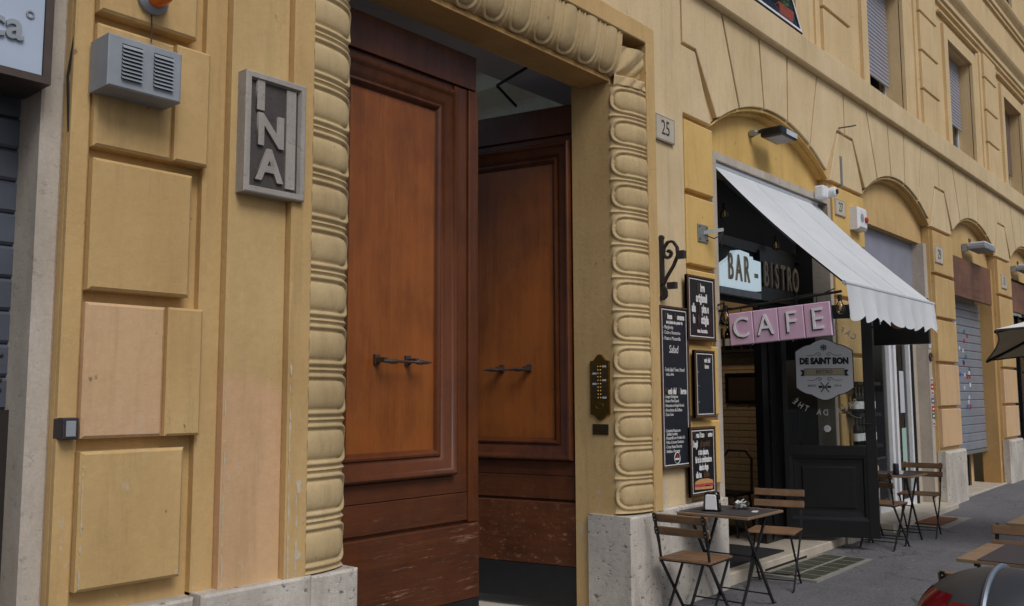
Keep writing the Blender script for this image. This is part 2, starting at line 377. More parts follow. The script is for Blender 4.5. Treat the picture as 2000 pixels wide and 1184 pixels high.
# ------------------------------------------------------------------ the building
B = thing('apartment_building', 'ochre plastered apartment building with arched shopfronts and a grand wooden street door', 'building')
PC = [6.44+3.62*k for k in range(5)]       # pier centres
AC = [8.25+3.62*k for k in range(4)]       # arch centres
HS, ZS, RI = 1.33, 3.87, .41               # arch half span, springing, rise
LZ = 4.95                                  # underside of the ledge
X0, X1 = -4.0, 23.0
wall = MB()
def wcol(xa, xb, za, zb, za2=None, y0=0, y1=.35):
    za2 = za if za2 is None else za2
    wall.add([(xa, y0, za), (xb, y0, za2), (xb, y0, zb), (xa, y0, zb), (xa, y1, za), (xb, y1, za2), (xb, y1, zb), (xa, y1, zb)],
             [(0, 1, 2, 3), (4, 7, 6, 5), (0, 4, 5, 1), (3, 2, 6, 7), (0, 3, 7, 4), (1, 5, 6, 2)])
G0 = -.4
wcol(X0, -1.3, G0, LZ); wcol(-1.3, 1.547, 3.6, LZ); wcol(1.547, 2.965, G0, LZ); wcol(2.965, 5.43, 3.91, LZ); wcol(5.43, AC[0]-HS, G0, LZ)
for k, ac in enumerate(AC):
    p = arc(ac, HS, ZS, RI, 20)
    for a, b in zip(p, p[1:]): wcol(a[0], b[0], a[1], LZ, b[1])
    wcol(ac+HS, (AC[k+1]-HS) if k < 3 else X1, G0, LZ)
WALL = wall.build('wall', 'plaster_ochre', B)
# --- quoin blocks of the left bay
def block(x0, x1, z0, z1, y0, y1=0, mat='plaster_ochre', name='block', parent=WALL, ch=.008):
    return MB().prism([(x0, z0), (x1, z0), (x1, z1), (x0, z1)], y0, y1-.0, ch).build(name, mat, parent)
block(1.548, 1.625, G0, LZ, -.035, .01, 'plaster_ochre', 'pilaster_strip')
rows = [(.795, 1.335, 1), (1.385, 1.93, 0), (1.98, 2.52, 1), (2.57, 3.09, 0), (3.14, 3.68, 1), (3.73, 4.26, 0), (4.31, 4.9, 1)]
for z0, z1, wide in rows:
    if wide: block(1.627, 2.065, z0, z1, -.075, .01, 'plaster_ochre', ch=.012)
    else:
        block(1.627, 1.965, z0, z1, -.065, .01, 'plaster_peach' if z0 < 2 else 'plaster_ochre', ch=.012)
        block(1.967, 2.128, z0, z1, -.088, .01, 'plaster_ochre', ch=.01)
block(2.13, 2.237, .7, LZ, -.045, .01, 'plaster_ochre', 'pilaster_strip')
block(2.238, 2.551, .7, LZ, -.088, .01, 'plaster_panel', 'door_panel_strip')
block(2.552, 2.674, .7, LZ, -.128, .01, 'plaster_ochre', 'architrave_band')
# --- travertine plinth slabs
def slab(x0, x1, y0, z1, mat='travertine', name='plinth_slab', y1=.02, ch=.012):
    return MB().prism([(x0, G0), (x1, G0), (x1, z1), (x0, z1)], y0, y1, ch).build(name, mat, B)
slab(1.55, 2.127, -.09, .70); slab(2.13, 2.70, -.14, .712); slab(2.703, 2.985, -.135, .706, y1=.24)
slab(5.40, 5.79, -.15, .70, y1=.22); slab(5.793, 6.93, -.10, .705)
for k, pc in enumerate(PC[1:], 1):
    slab(pc-.49, pc+.49, -.10, .75+.01*k, ch=.03)
# --- egg-and-dart surround of the street door
SUR = MB().box(2.9, 2.966, .0, .249, .5, 3.93).build('door_surround', 'plaster_ochre', B)
A_, B_ = .30, .112
def ovolo(v):
    ph = v*pi/2; return A_*(1-cos(ph)), -B_*sin(ph), -cos(ph)*.9, -sin(ph)
def eggh(u, v):
    e = .37
    r = (abs(u)/e)**2.3 + (max(0, .55-v)/.47)**2.3; r = r**(1/2.3)
    h = 0
    if r < .80: h = .026*sqrt(max(0, 1-(r/.82)**2.2)) - .006
    elif r < .86: h = -.006
    elif r < 1.14: h = .017*max(0, 1-((r-1.0)/.16)**2)
    else:
        dd = abs(abs(u)-.5)
        h = .013*max(0, 1-(dd/.045)**2) if v > .06 else .012*max(0, 1-(dd/.07)**2)
    return h
def eggmesh(mirror, pitch):
    def fn(a, b):
        u = a-.5; v = b*.985+.015; x, y, nx, ny = ovolo(v); h = eggh(u, v)
        return ((x+nx*h)*(-1 if mirror else 1), y+ny*h, u*pitch)
    return MB().grid(fn, 34, 30).mesh('egg_moulding', 'plaster_carved', smooth='all')
PT = .2405
eL, eR = eggmesh(True, PT), eggmesh(False, PT)
for k in range(13):
    z = .715+PT*(k+.5)
    inst('egg_moulding', eL, SUR, (2.965, 0, z)); inst('egg_moulding', eR, SUR, (5.43, 0, z))
nl = 10; pl = (5.43-2.965)/nl; eT = eggmesh(False, pl)
for k in range(nl): inst('egg_moulding', eT, SUR, (2.965+pl*(k+.5), 0, 3.91), (0, -pi/2, 0))
# mitred corners: acanthus leaf
def leafc(sx):
    b = MB()
    def fn(a, c):
        x = (a-.0)*A_; z = c*A_ - .075; zz = max(0, z)
        m = min(1, max(x, 0)/A_); q = min(1, zz/A_)
        t = min(m, q) if z > 0 else m
        t = max(m, q) if z > .0 else m
        y = -B_*sin(math.acos(max(0, 1-max(.02, min(1, min(m, 1) if z < 0 else min(m, q)+.0))))) 
        ridge = .014*abs(sin(9*(x-z)*3.2)) + .02*max(0, 1-abs(x-z)/.05)
        return (x*sx, y-ridge-.004, z)
    b.grid(fn, 26, 30); return b
leafc(1).build('corner_leaf', 'plaster_carved', SUR, (5.43, 0, 3.91), smooth='all'); leafc(-1).build('corner_leaf', 'plaster_carved', SUR, (2.965, 0, 3.91), smooth='all')
# raised outer band
block(5.733, 5.852, .7, 4.36, -.138, .01, 'plaster_ochre', 'architrave_band', SUR); block(2.669, 5.732, 4.213, 4.36, -.138, .01, 'plaster_ochre', 'architrave_band', SUR)
block(5.853, 6.428, .7, LZ, -.045, .01, 'plaster_beige', 'wall_panel'); block(2.669, 5.852, 4.362, LZ, -.06, .01, 'plaster_beige', 'wall_panel')
# reveals
b = MB(); b.add([(5.431, 0, .5), (5.465, .26, .5), (5.465, .26, 3.95), (5.431, 0, 3.95), (5.6, 0, .5), (5.6, .26, .5), (5.6, .26, 3.95), (5.6, 0, 3.95)],
                [(0, 1, 2, 3), (1, 5, 6, 2), (4, 7, 6, 5), (3, 2, 6, 7), (0, 4, 5, 1)]); b.build('reveal', 'plaster_ochre', SUR)
b = MB(); b.box(2.965, 5.45, .001, .26, 3.868, 3.92); b.build('lintel_soffit', 'plaster_ochre_deep', SUR)
MB().box(5.44, 5.62, .262, .34, -.3, 3.9).build('door_post', 'mahogany', B)
MB().box(2.9, 2.975, .262, .34, -.3, 3.9).build('door_post', 'mahogany', B)
# --- door leaves (local: hinge at x=0, leaf to +x, front at y=0)
LW = 1.30
def leaf(name, mirror, loc, rz):
    b = MB().box(0, LW, .02, .07, .10, 3.84)
    L = b.build(name, 'mahogany', B, loc)
    L.rotation_euler = (0, 0, rz)
    if mirror: L.scale = (-1, 1, 1)
    P = lambda mb, n, m, **k: mb.build(n, m, L, **k)
    P(MB().box(.001, LW-.001, -.004, .02, 3.61, 3.839), 'top_rail', 'mahogany', bevel=.004)
    P(MB().box(.0, .10, .004, .02, 1.02, 3.60), 'stile', 'mahogany', bevel=.003)
    P(MB().box(LW-.2, LW-.085, .004, .02, 1.02, 3.60), 'stile', 'mahogany', bevel=.003)
    P(MB().box(LW-.083, LW+.012, -.012, .02, .822, 3.60), 'astragal', 'mahogany', bevel=.01)
    P(MB().box(.25, LW-.37, .012, .02, 1.2, 3.43), 'panel', 'mahogany_panel')
    P(MB().frame(.092, LW-.21, 1.125, 3.555, [(0, .02), (0, -.030), (.006, -.044), (.018, -.052), (.032, -.048), (.042, -.034), (.05, -.030), (.09, -.020), (.105, -.004), (.116, .0), (.124, -.014), (.136, -.018), (.148, -.010), (.152, .002), (.165, .013)]), 'moulding', 'mahogany', smooth=True)
    P(MB().box(.0, LW-.085, .002, .02, 1.012, 1.118), 'lower_rail', 'mahogany_board', bevel=.003)
    P(MB().box(.0, LW-.085, -.002, .02, .838, 1.008), 'lower_rail', 'mahogany_board', bevel=.004)
    P(MB().box(.0, LW+.012, -.016, .02, .36, .818), 'bottom_board', 'mahogany_board', bevel=.008)
    P(MB().box(.0, LW+.012, -.014, .02, .101, .357), 'kick_plate', 'iron_black', bevel=.003)
    h = MB(); z = 1.806; x0 = .46; x1 = .80
    h.tube([(x0-.01, -.075, z), (x0+.03, -.075, z), (x0+.05, -.075, z), (x0+.09, -.075, z), (x0+.10, -.075, z), (x1-.10, -.075, z), (x1-.09, -.075, z), (x1-.05, -.075, z), (x1-.03, -.075, z), (x1+.0, -.075, z), (x1+.015, -.075, z), (x1+.03, -.075, z)], [.009, .012, .015, .014, .008, .008, .014, .015, .012, .009, .005, .003], 8)
    for xx in (x0, x1-.1): h.box(xx-.006, xx+.02, -.08, .016, z-.006, z+.022); h.box(xx-.012, xx+.026, -.006, .014, z-.016, z+.04)
    P(h, 'handle', 'bronze_dark', smooth=True)
    return L
leaf('door_leaf', False, (2.972, .27, -.06), 0)
leaf('door_leaf', True, (5.47, .285, -.06), radians(-78))
MB().box(2.9, 5.5, -.1, .4, G0, -.02).build('threshold', 'step_stone', B)
# hallway behind the door
H = MB(); H.box(2.3, 2.4, .36, .95, G0, 4.06); H.build('hall_wall', 'plaster_cream', B)
cs, sn = cos(radians(0)), 1
H = MB(); H.box(6.25, 6.35, .36, 6, G0, 4.55); H.build('hall_wall', 'plaster_cream', B)
MB().box(2.3, 6.4, .36, .95, 4.06, 4.2).build('hall_beam', 'plum_ceiling', B)
hc = MB(); hc.add([(x, y, z) for y in (.96, 5.0) for x, z in ((6.25, 3.2), (6.12, 3.86), (6.02, 3.98), (5.97, 4.10), (5.95, 4.13), (5.80, 4.26), (5.78, 4.34), (5.77, 4.40), (5.70, 4.43), (5.66, 4.6))],
    [(i, i+1, i+11, i+10) for i in range(9)]); hc.build('hall_cornice', 'plaster_cream', B)
MB().box(2.3, 6.4, .36, 8, G0-.1, -.03).build('hall_floor', 'marble', B)
MB().box(2.3, 2.965, .352, .38, G0, 4.6).build('hall_wall', 'plaster_cream', B)
cl = MB(); cl.box(4.98, 5.10, .36, .40, 3.98, 4.055); cl.bar((5.04, .38, 4.0), (5.02, .75, 3.9), .02, .012, (0, 0, 1)); cl.bar((5.02, .75, 3.9), (5.33, .82, 3.83), .02, .012, (0, 0, 1))
cl.build('door_closer', 'iron_black', B)

# --- voussoirs and pier blocks
GR = .016
def shop_mat(k): return 'plaster_yellow' if k == 0 else 'plaster_ochre'
tw = .22; tb = .50; tz = 4.44
dt = [-1.09, -.34, .30, 1.06]; db = [-.79, -.27, .265, .81]
zf = 3.86
for k in range(4):
    ac = AC[k]; pl_, pr_ = PC[k], PC[k+1]
    az_ = lambda dx: arcz(dx, HS, ZS, RI)
    e0 = -HS+.02; e1 = HS-.02
    cuts = [(None)]
    def arcp(a, b): return [(ac+a+(b-a)*i/8, az_(a+(b-a)*i/8)+.002) for i in range(9)]
    polys = []
    polys.append([(pl_+GR, LZ), (pl_+GR, tz+.03), (pl_+tw+.02, tz+.03), (ac-HS+.10, az_(-HS+.10)+.02)] + arcp(-HS+.12, db[0]-GR)[1:] + [(ac+dt[0]-GR, LZ)])
    for i in range(3): polys.append([(ac+dt[i]+GR, LZ)] + arcp(db[i]+GR, db[i+1]-GR) + [(ac+dt[i+1]-GR, LZ)])
    polys.append([(ac+dt[3]+GR, LZ)] + arcp(db[3]+GR, HS-.12)[:-1] + [(ac+HS-.10, az_(HS-.10)+.02), (pr_-tw-.02, tz+.03), (pr_-GR, tz+.03), (pr_-GR, LZ)])
    for p in polys:
        MB().prism(p[::-1], -.045, .005, .006).build('voussoir', 'plaster_beige', WALL)
    # moulded arch ring and tympanum
    rg = MB(); n = 24; a1 = arc(ac, HS-.0, ZS, RI, n); 
    vs = []
    for i in range(n+1):
        f = -1+2*i/n
        for hs, ri, y in ((HS-.003, RI-.003, -.02), (HS-.03, RI-.03, -.02), (HS-.03, RI-.03, .03), (HS-.06, RI-.06, .03), (HS-.06, RI-.06, .11)):
            dx = f*hs; vs.append((ac+dx, y, arcz(dx, hs, ZS, ri)))
    fs = [(i*5+j, i*5+j+1, (i+1)*5+j+1, (i+1)*5+j) for i in range(n) for j in range(4)]
    rg.add(vs, fs); rg.build('arch_ring', shop_mat(k) if k == 0 else 'plaster_ochre', WALL)
    ty = MB(); zt = 3.655 if k != 1 else 3.62
    p = arc(ac, HS-.02, ZS, RI-.02, 20)
    ty.prism([(ac-HS+.02, zt)] + p + [(ac+HS-.02, zt)], .10, .22); ty.build('tympanum', 'plaster_yellow' if k == 0 else 'plaster_ochre', WALL)
zb = [.80, 1.36, 1.97, 2.585, 3.20, 3.83]
for k, pc in enumerate(PC):
    # springer block with sloping shoulders
    xl = pc-.47 if k else pc-.02; 
    if k: MB().prism([(pc-.50, zf), (pc+.50, zf), (pc+tw, tz), (pc-tw, tz)], -.045, .005, .006).build('voussoir', 'plaster_beige', WALL)
    else: MB().prism([(pc-.01, zf), (pc+.47, zf), (pc+tw, tz), (pc-.01, tz)], -.045, .005, .006).build('voussoir', 'plaster_beige', WALL)
    for i in range(5):
        z0, z1 = zb[i]+.022, zb[i+1]-.022
        m = 'plaster_yellow' if k == 0 or (k == 1 and i > 2) else ('plaster_peach' if i < 2 and k > 1 else 'plaster_ochre')
        block((pc-.465) if k else pc-.008, pc+.465, z0, z1, -.055, .01, m, ch=.010)
# jamb faces of the arches
for k in range(1, 4):
    for s_ in (-1, 1): MB().box(min(AC[k]+s_*(HS-.001), AC[k]+s_*(HS-.14)), max(AC[k]+s_*(HS-.001), AC[k]+s_*(HS-.14)), .04, .30, G0, 3.62).build('shop_jamb', 'stone_jamb' if k == 1 else 'plaster_ochre_deep', B)
# --- ledge, first floor
MB().prism([(0, 0)]*0 or [(X0, LZ), (X1, LZ), (X1, 5.235), (X0, 5.235)], -.115, .3, .012).build('ledge', 'plaster_beige', B)
UY = .06
uw = MB(); OW = .71; WT = 7.05
def ucol(xa, xb, za, zb): uw.box(xa, xb, UY, UY+.35, za, zb)
ucol(X0, AC[0]-OW, 5.235, 11)
for k in range(4):
    ucol(AC[k]-OW, AC[k]+OW, WT, 8.95 if k == 3 else 11); ucol(AC[k]+OW, AC[k+1]-OW if k < 3 else X1, 5.235, 11)
ucol(AC[3]-OW, AC[3]+OW, 10.6, 11)
UW = uw.build('upper_wall', 'plaster_upper', B)
for k in range(4):
    ac = AC[k]
    sr = MB(); sr.box(ac-OW-.20, ac-OW-.0, UY-.045, UY+.01, 5.236, WT+.2); sr.box(ac+OW, ac+OW+.20, UY-.045, UY+.01, 5.236, WT+.2); sr.box(ac-OW, ac+OW, UY-.044, UY+.01, WT, WT+.2)
    sr.build('window_surround', 'plaster_upper', UW)
    block(ac-OW-.42, ac+OW+.42, 7.36, 7.40, UY-.06, UY+.01, 'plaster_upper', 'window_head', UW)
for k, pc in enumerate(PC):
    x0, x1 = pc-.41, pc+.41
    block(pc-.52, pc+.52, 5.236, 7.45, UY-.03, UY+.01, 'plaster_upper', 'pilaster_strip', UW)
    for z0, z1 in ((5.25, 5.835), (5.87, 6.405), (6.44, 6.985), (7.02, 7.43)): block(x0, x1, z0, z1, UY-.075, UY-.025, 'plaster_upper', 'block', UW)
b = MB()
prof = [(UY, 7.52), (UY-.04, 7.53), (UY-.04, 7.58), (UY-.07, 7.60), (UY-.07, 7.68), (UY-.13, 7.76), (UY-.15, 7.80), (UY-.15, 7.84), (UY, 7.88)]
b.add([(x, y, z) for x in (X0, X1) for y, z in prof], [(i, i+1, i+10, i+9) for i in range(8)]); b.build('string_course', 'plaster_upper', UW)
b = MB(); b.add([(x, y, z+1.08) for x in (X0, X1) for y, z in prof], [(i, i+1, i+10, i+9) for i in range(8)]); b.build('string_course', 'plaster_upper', UW)
# windows with roller blinds
slm = {m: MB().prism([(-OW+.03, 0), (OW-.03, 0), (OW-.03, .05), (-OW+.03, .05)], -.008, .012, .007).mesh('slat', m) for m in ('blind_slat', 'blind_brown')}
for k, (zb_, op) in enumerate(((None, 1), (5.72, 0), (5.92, 0), (5.80, 0))):
    ac = AC[k]; yb = UY+.17
    W = MB(); W.box(ac-OW-.001, ac-OW+.06, yb+.05, yb+.10, 5.236, WT); W.box(ac+OW-.06, ac+OW+.001, yb+.05, yb+.10, 5.236, WT); W.box(ac-OW+.06, ac+OW-.06, yb+.05, yb+.10, 5.236, 5.31); W.box(ac-.05, ac+.05, yb+.05, yb+.1, 5.31, WT)
    W = W.build('window', 'white_dirty', B)
    MB().box(ac-OW+.05, ac+OW-.05, yb+.07, yb+.078, 5.3, WT).build('pane', 'glass', W)
    MB().box(ac-OW, ac+OW, yb+.6, yb+.65, 5.2, WT+.1).build('curtain', 'cream_paint' if k else 'plaster_yellow', W)
    if zb_:
        z = zb_
        while z < WT-.02:
            inst('slat', slm['blind_slat' if k < 3 else 'blind_brown'], W, (ac, yb, z)); z += .054
# far upper window
W = MB().box(AC[3]-.5, AC[3]+.55, UY+.02, UY+.06, 9.0, 10.6).build('window', 'shelf_dark', B)
# ------------------------------------------------------------------ left shop
sh = MB().box(-1.3, 1.50, .26, .28, 1.30, 3.0).build('roller_shutter', 'shutter_dark', B)
sm = MB().prism([(-1.3, 0), (1.50, 0), (1.50, .128), (-1.3, .128)], -.012, .02, .012).mesh('slat', 'shutter_dark')
for i in range(12): inst('slat', sm, sh, (0, .25, 1.50+i*.134))
MB().box(-1.3, 1.5, .225, .26, 1.44, 1.49).build('bottom_bar', 'shutter_dark', sh, bevel=.006)
r = MB()
for z in (1.58, 1.72, 1.62):
    for x in (1.36, 1.43, 1.28): r.lathe([(.008, 0), (.008, .006), (.004, .009)], 8, (x, .238, z), 'y')
r.build('rivets', 'iron_grey', sh)
MB().prism([(1.457, G0), (1.546, G0), (1.546, LZ), (1.457, LZ)], .03, .3, .01).build('shop_jamb', 'stone_jamb', B)
MB().box(1.40, 1.46, .2, .3, G0, 1.5).build('shop_door_frame', 'shelf_dark', B)
MB().box(-1.3, 1.40, .30, .31, G0, 1.5).build('shop_glass', 'glass', B)
MB().box(1.28, 1.31, .31, .36, G0, 1.5).build('shop_door_frame', 'board_frame', B)
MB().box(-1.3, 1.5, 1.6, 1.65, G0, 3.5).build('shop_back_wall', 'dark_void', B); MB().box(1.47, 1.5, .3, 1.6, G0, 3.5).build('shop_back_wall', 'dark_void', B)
F = thing('fascia_sign', 'pale blue-white shop fascia sign with bronze rim above the grey roller shutter', 'sign', (0, -.06, 0))
MB().box(-1.3, 1.415, 0, .2, 2.80, 3.6).build('panel', 'fascia_white', F)
MB().frame(-1.32, 1.447, 2.772, 3.62, [(0, .25), (0, -.012), (.03, -.012), (.03, .004)]).build('rim', 'bronze_dark', F)
text('lettering', 'ica', .155, 'grey_paint', F, (1.34, -.006, 2.968), 1, .006, .003, 'RIGHT'); text('registered_mark', '°', .12, 'grey_paint', F, (1.362, -.004, 3.0), 1, .002)
# ------------------------------------------------------------------ bistro front
X_L, X_R = AC[0]-HS, AC[0]+HS
fr = MB(); fr.box(X_L+.001, X_L+.085, -.03, .16, G0, 3.655); fr.box(X_R-.085, X_R-.001, -.03, .16, G0, 3.655); fr.box(X_L+.085, X_R-.085, -.028, .16, 3.585, 3.654)
fr.build('shop_door_frame', 'stone_jamb', B)
MB().prism([(X_L+.03, G0), (X_R-.03, G0), (X_R-.03, .075), (X_L+.03, .075)], -.06, .9, .01).build('door_step', 'step_stone', B)
MB().prism([(AC[1]-HS+.03, G0), (AC[1]+HS-.03, G0), (AC[1]+HS-.03, .10), (AC[1]-HS+.03, .10)], -.22, .9, .01).build('door_step', 'step_stone', B)
MB().prism([(AC[2]-HS+.02, G0), (AC[2]+HS-.02, G0), (AC[2]+HS-.02, .085), (AC[2]-HS+.02, .085)], -.02, .5, .01).build('door_step', 'step_stone', B)
# interior shell
I = MB(); I.box(9.55, 9.65, .3, 4.2, -.1, 3.8)
I.build('interior_wall', 'cream_paint', B)
IW = bpy.data.objects['interior_wall']
bk = MB().prism([(0, 0), (.262, 0), (.262, .068), (0, .068)], -.012, .0, .006).mesh('brick', 'cream_paint')
for j in range(26):
    for i in range(8):
        o = inst('brick', bk, IW, (9.549, 2.45-(i*.27+(.135 if j % 2 else 0)), .08+j*.076), (0, 0, -pi/2))
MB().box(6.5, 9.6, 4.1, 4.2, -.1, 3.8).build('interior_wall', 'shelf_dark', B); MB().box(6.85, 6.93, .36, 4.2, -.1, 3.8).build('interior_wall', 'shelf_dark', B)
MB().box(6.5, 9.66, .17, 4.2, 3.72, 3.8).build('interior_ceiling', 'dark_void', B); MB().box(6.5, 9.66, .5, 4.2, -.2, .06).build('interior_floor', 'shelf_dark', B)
# door posts and side light of the recessed doorway
sw = MB(); sw.box(8.60, 8.985, .36, .44, .076, 2.44); SW = sw.build('shop_window', 'black_paint', B); MB().box(8.985, X_R-.086, .37, .43, .076, 2.44).build('side_panel', 'black_paint', SW)
MB().box(8.74, 8.76, .35, .36, .1, 2.4).build('post_bead', 'black_gloss', SW)
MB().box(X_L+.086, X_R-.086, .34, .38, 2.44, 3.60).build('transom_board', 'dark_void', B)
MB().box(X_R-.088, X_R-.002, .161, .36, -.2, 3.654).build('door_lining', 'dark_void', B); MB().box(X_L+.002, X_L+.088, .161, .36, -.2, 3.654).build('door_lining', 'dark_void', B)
for pc in PC[1:4]: MB().box(pc-.15, pc+.15, .351, 2.2, -.2, 3.7).build('party_wall', 'cream_paint', B)
MB().box(X_L+.086, X_R-.086, .30, .34, 2.965, 3.06).build('transom_rail', 'black_paint', B)

BS = thing('bar_bistro_sign', 'bronze letters BAR - BISTRO on a black board with a painted white reflection above the cafe doorway', 'sign', (0, .30, 0))
MB().prism([(7.60, 2.56), (8.46, 2.575), (8.465, 2.87), (8.30, 2.875), (8.29, 2.905), (8.22, 2.90), (8.21, 2.93), (8.02, 2.94), (7.94, 2.93), (7.86, 2.86), (7.60, 2.74)], -.03, .035, .004).build('painted_reflection', 'reflection_glow', BS)  # stepped pale patch: a reflection painted as a glowing panel
MB().box(7.60, 8.46, -.028, .035, 2.49, 2.555).build('lower_edge', 'grey_paint', BS)
MB().box(8.47, 9.3, -.02, .035, 2.49, 3.0).build('backing_board', 'black_paint', BS)
x = 7.72
for ch, wd in zip('BAR - BISTRO', (.155, .155, .155, .06, .09, .08, .155, .075, .14, .14, .145, .15)):
    if ch != ' ': text('letter', ch, .36, 'letter_gold', BS, (x+wd/2, -.037 if ch != 'x' else 0, 2.745), .55 if ch != '-' else .7, .006, .004)
    x += wd+.012
# awning
AW = thing('awning', 'white sloping cloth awning with scalloped valance over the bistro entrance', 'awning')
ax0, ax1 = X_L+.10, 9.30; ay, azf = -1.10, 2.42; az0 = 3.555
def awf(u, v):
    x = ax0+(ax1-ax0)*u; y = .02+(ay-.02)*v; z = az0+(azf-az0)*v - .045*sin(pi*v) + .010*sin(11*u+3*v)*sin(pi*v) + .006*sin(23*u-4*v)*sin(pi*v)
    return (x, y, z)
c1 = MB().grid(awf, 24, 16).build('canopy', 'awning_cloth', AW, smooth='all', fix=False)
for u_ in (.34, .67): MB().tube([Vector(awf(u_, t/10))+Vector((0, 0, .003)) for t in range(11)], .0025, 5).build('seam', 'awning_cloth', AW)
def val(u, v):
    x = ax0+(ax1-ax0)*u; sc = .05*abs(sin(pi*u*9)); dep = .235+sc
    return (x, ay-.012-.03*v+.02*v*sin(u*46)+.012*v*sin(u*17+1), azf-.015-v*dep)
MB().grid(val, 200, 8).build('valance', 'awning_cloth', AW, smooth='all', fix=False)
MB().tube([(ax0-.02, ay, azf-.005), (ax1+.02, ay, azf-.005)], .018, 10).build('front_bar', 'white_dirty', AW, smooth=True)
MB().tube([(ax0, .03, az0), (ax1, .03, az0)], .035, 10).build('roller_tube', 'white_dirty', AW, smooth=True)
for x in (ax0+.25, ax1-.25):
    MB().bar((x, .02, az0-.12), (x+.28, -.5, 2.86), .03, .02, (0, 0, 1)).bar((x+.28, -.5, 2.86), (x, ay+.03, azf-.02), .03, .02, (0, 0, 1)).build('folding_arm', 'iron_black', AW)
# open bistro door leaf
DL = thing('bistro_door', 'black half-glazed bistro door standing open with a white badge on its glass', 'door', (9.0, .33, 0), radians(-67))
w_, b0, t0 = .89, .12, 2.46
fr = MB(); fr.box(0, .05, -.025, .025, b0, t0); fr.box(w_-.10, w_, -.025, .025, b0, t0); fr.box(.05, w_-.10, -.024, .024, t0-.14, t0); fr.box(.05, w_-.10, -.024, .024, b0, .29); fr.box(.05, w_-.10, -.024, .024, .93, 1.03)
fr.build('frame', 'black_paint', DL, bevel=.004)
MB().box(.05, w_-.10, -.004, .004, .29, .93).build('lower_panel', 'black_paint', DL)
MB().frame(.05, w_-.10, .29, .93, [(0, -.025), (.03, -.02), (.04, -.008), (.085, -.004)]).build('panel_moulding', 'black_paint', DL)
MB().prism([(.16, .40), (w_-.21, .40), (w_-.21, .82), (.16, .82)], -.014, -.003, .012).build('raised_panel', 'black_paint', DL)
MB().box(.05, w_-.10, -.003, .003, 1.03, t0-.14).build('pane', 'glass', DL)
MB().tube([(w_-.05, -.03, 1.25), (w_-.05, -.07, 1.25), (w_-.13, -.07, 1.25)], .009, 8).build('handle', 'iron_black', DL, smooth=True)
cx, cz = .42, 1.80
def badge(s):
    P = []
    hw, hh = .275*s, .185*s
    P += [(cx-hw, cz+hh)] + [(cx-hw+.0+ (hw-.13)*t + .0, cz+hh+.09*s*sin(t*pi/2)*.75) for t in (.3, .6, .9, 1)]
    P += [(cx-.13+.26*t, cz+hh+.068*s+.055*s*sin(pi*t)) for t in (.1, .25, .4, .5, .6, .75, .9)]
    P += [(cx+hw-(hw-.13)*t, cz+hh+.09*s*sin(t*pi/2)*.75) for t in (1, .9, .6, .3)] + [(cx+hw, cz+hh)]
    return P + [(x, 2*cz-z) for x, z in P[::-1]]
MB().prism(badge(1.035), -.009, -.004).build('badge_edge', 'print_dark', DL)
MB().prism(badge(1), -.013, -.0095).build('badge', 'badge', DL)
ty = -.015
text('badge_lettering', 'DE SAINT BON', .084, 'print_dark', DL, (cx, ty, cz+.085), .84, .001, .006)
MB().prism([(cx-.19, cz-.055), (cx+.19, cz-.055), (cx+.19, cz+.008), (cx-.19, cz+.008)], ty, -.0125).build('ribbon', 'badge_tan', DL)
MB().frame(cx-.194, cx+.194, cz-.059, cz+.012, [(0, ty-.001), (.004, ty-.001)]).build('ribbon_edge', 'print_dark', DL)
for s_ in (-1, 1):
    MB().prism([(cx+s_*.197, cz-.065), (cx+s_*.235, cz-.065), (cx+s_*.215, cz-.035), (cx+s_*.235, cz-.002), (cx+s_*.197, cz-.002)], ty, -.0125).build('ribbon_tail', 'print_dark', DL)
    for zz in (.155, -.10):
        pts = [(cx+s_*(.05+.03*cos(t)*(1-t/9)), ty, cz+zz+.022*sin(t)*(1-t/9)) for t in [i*.45 for i in range(16)]]
        MB().tube(pts, .0022, 4).tube([(cx+s_*.08, ty, cz+zz), (cx+s_*.12, ty, cz+zz-.012), (cx+s_*.17, ty, cz+zz-.006)], .002, 4).build('scroll', 'print_dark', DL)
text('badge_lettering', 'BISTRO', .052, 'print_dark', DL, (cx, ty-.001, cz-.024), .95, .001)
text('badge_lettering', 'SINCE', .03, 'print_dark', DL, (cx-.125, ty, cz-.165), 1, .001); text('badge_lettering', '2014', .03, 'print_dark', DL, (cx+.125, ty, cz-.165), 1.1, .001)
kx = MB(); kx.bar((cx-.04, ty, cz-.23), (cx+.04, ty, cz-.13), .009, .001, (1, 0, 0)); kx.bar((cx+.04, ty, cz-.23), (cx-.04, ty, cz-.13), .009, .001, (1, 0, 0)); kx.box(cx-.06, cx+.06, ty-.002, ty, cz-.188, cz-.166); kx.build('cutlery_emblem', 'print_dark', DL)
text('badge_lettering', 'ROME', .018, 'badge', DL, (cx, ty-.003, cz-.177), 1.2, .001)
wh = MB(); wh.tube([(cx+.024*cos(t), ty, cz+.225+.024*sin(t)) for t in [i*pi/8 for i in range(17)]], .003, 5)
for i in range(4):
    t = i*pi/4; wh.bar((cx-.036*cos(t), ty, cz+.225-.036*sin(t)), (cx+.036*cos(t), ty, cz+.225+.036*sin(t)), .005, .002, (-sin(t), 0, cos(t)))
wh.build('wheel_emblem', 'print_dark', DL)
for s_, R_, up_, a_ in (('SALA DA THÉ', .44, -1, 42), ('CAFFETTERIA', .44, 1, 42)):
    n = len(s_)
    for i, ch in enumerate(s_):
        if ch == ' ': continue
        f = (i/(n-1)*2-1)*radians(a_); f = -f            # seen from behind: runs right to left
        px_ = cx+R_*sin(f); pz_ = cz+up_*R_*cos(f)
        o = text('glass_letter', ch, .085, 'frost', DL, (px_, -.0052, pz_), -.8, .0006, .001, 'CENTER', (pi/2, f*up_, 0))
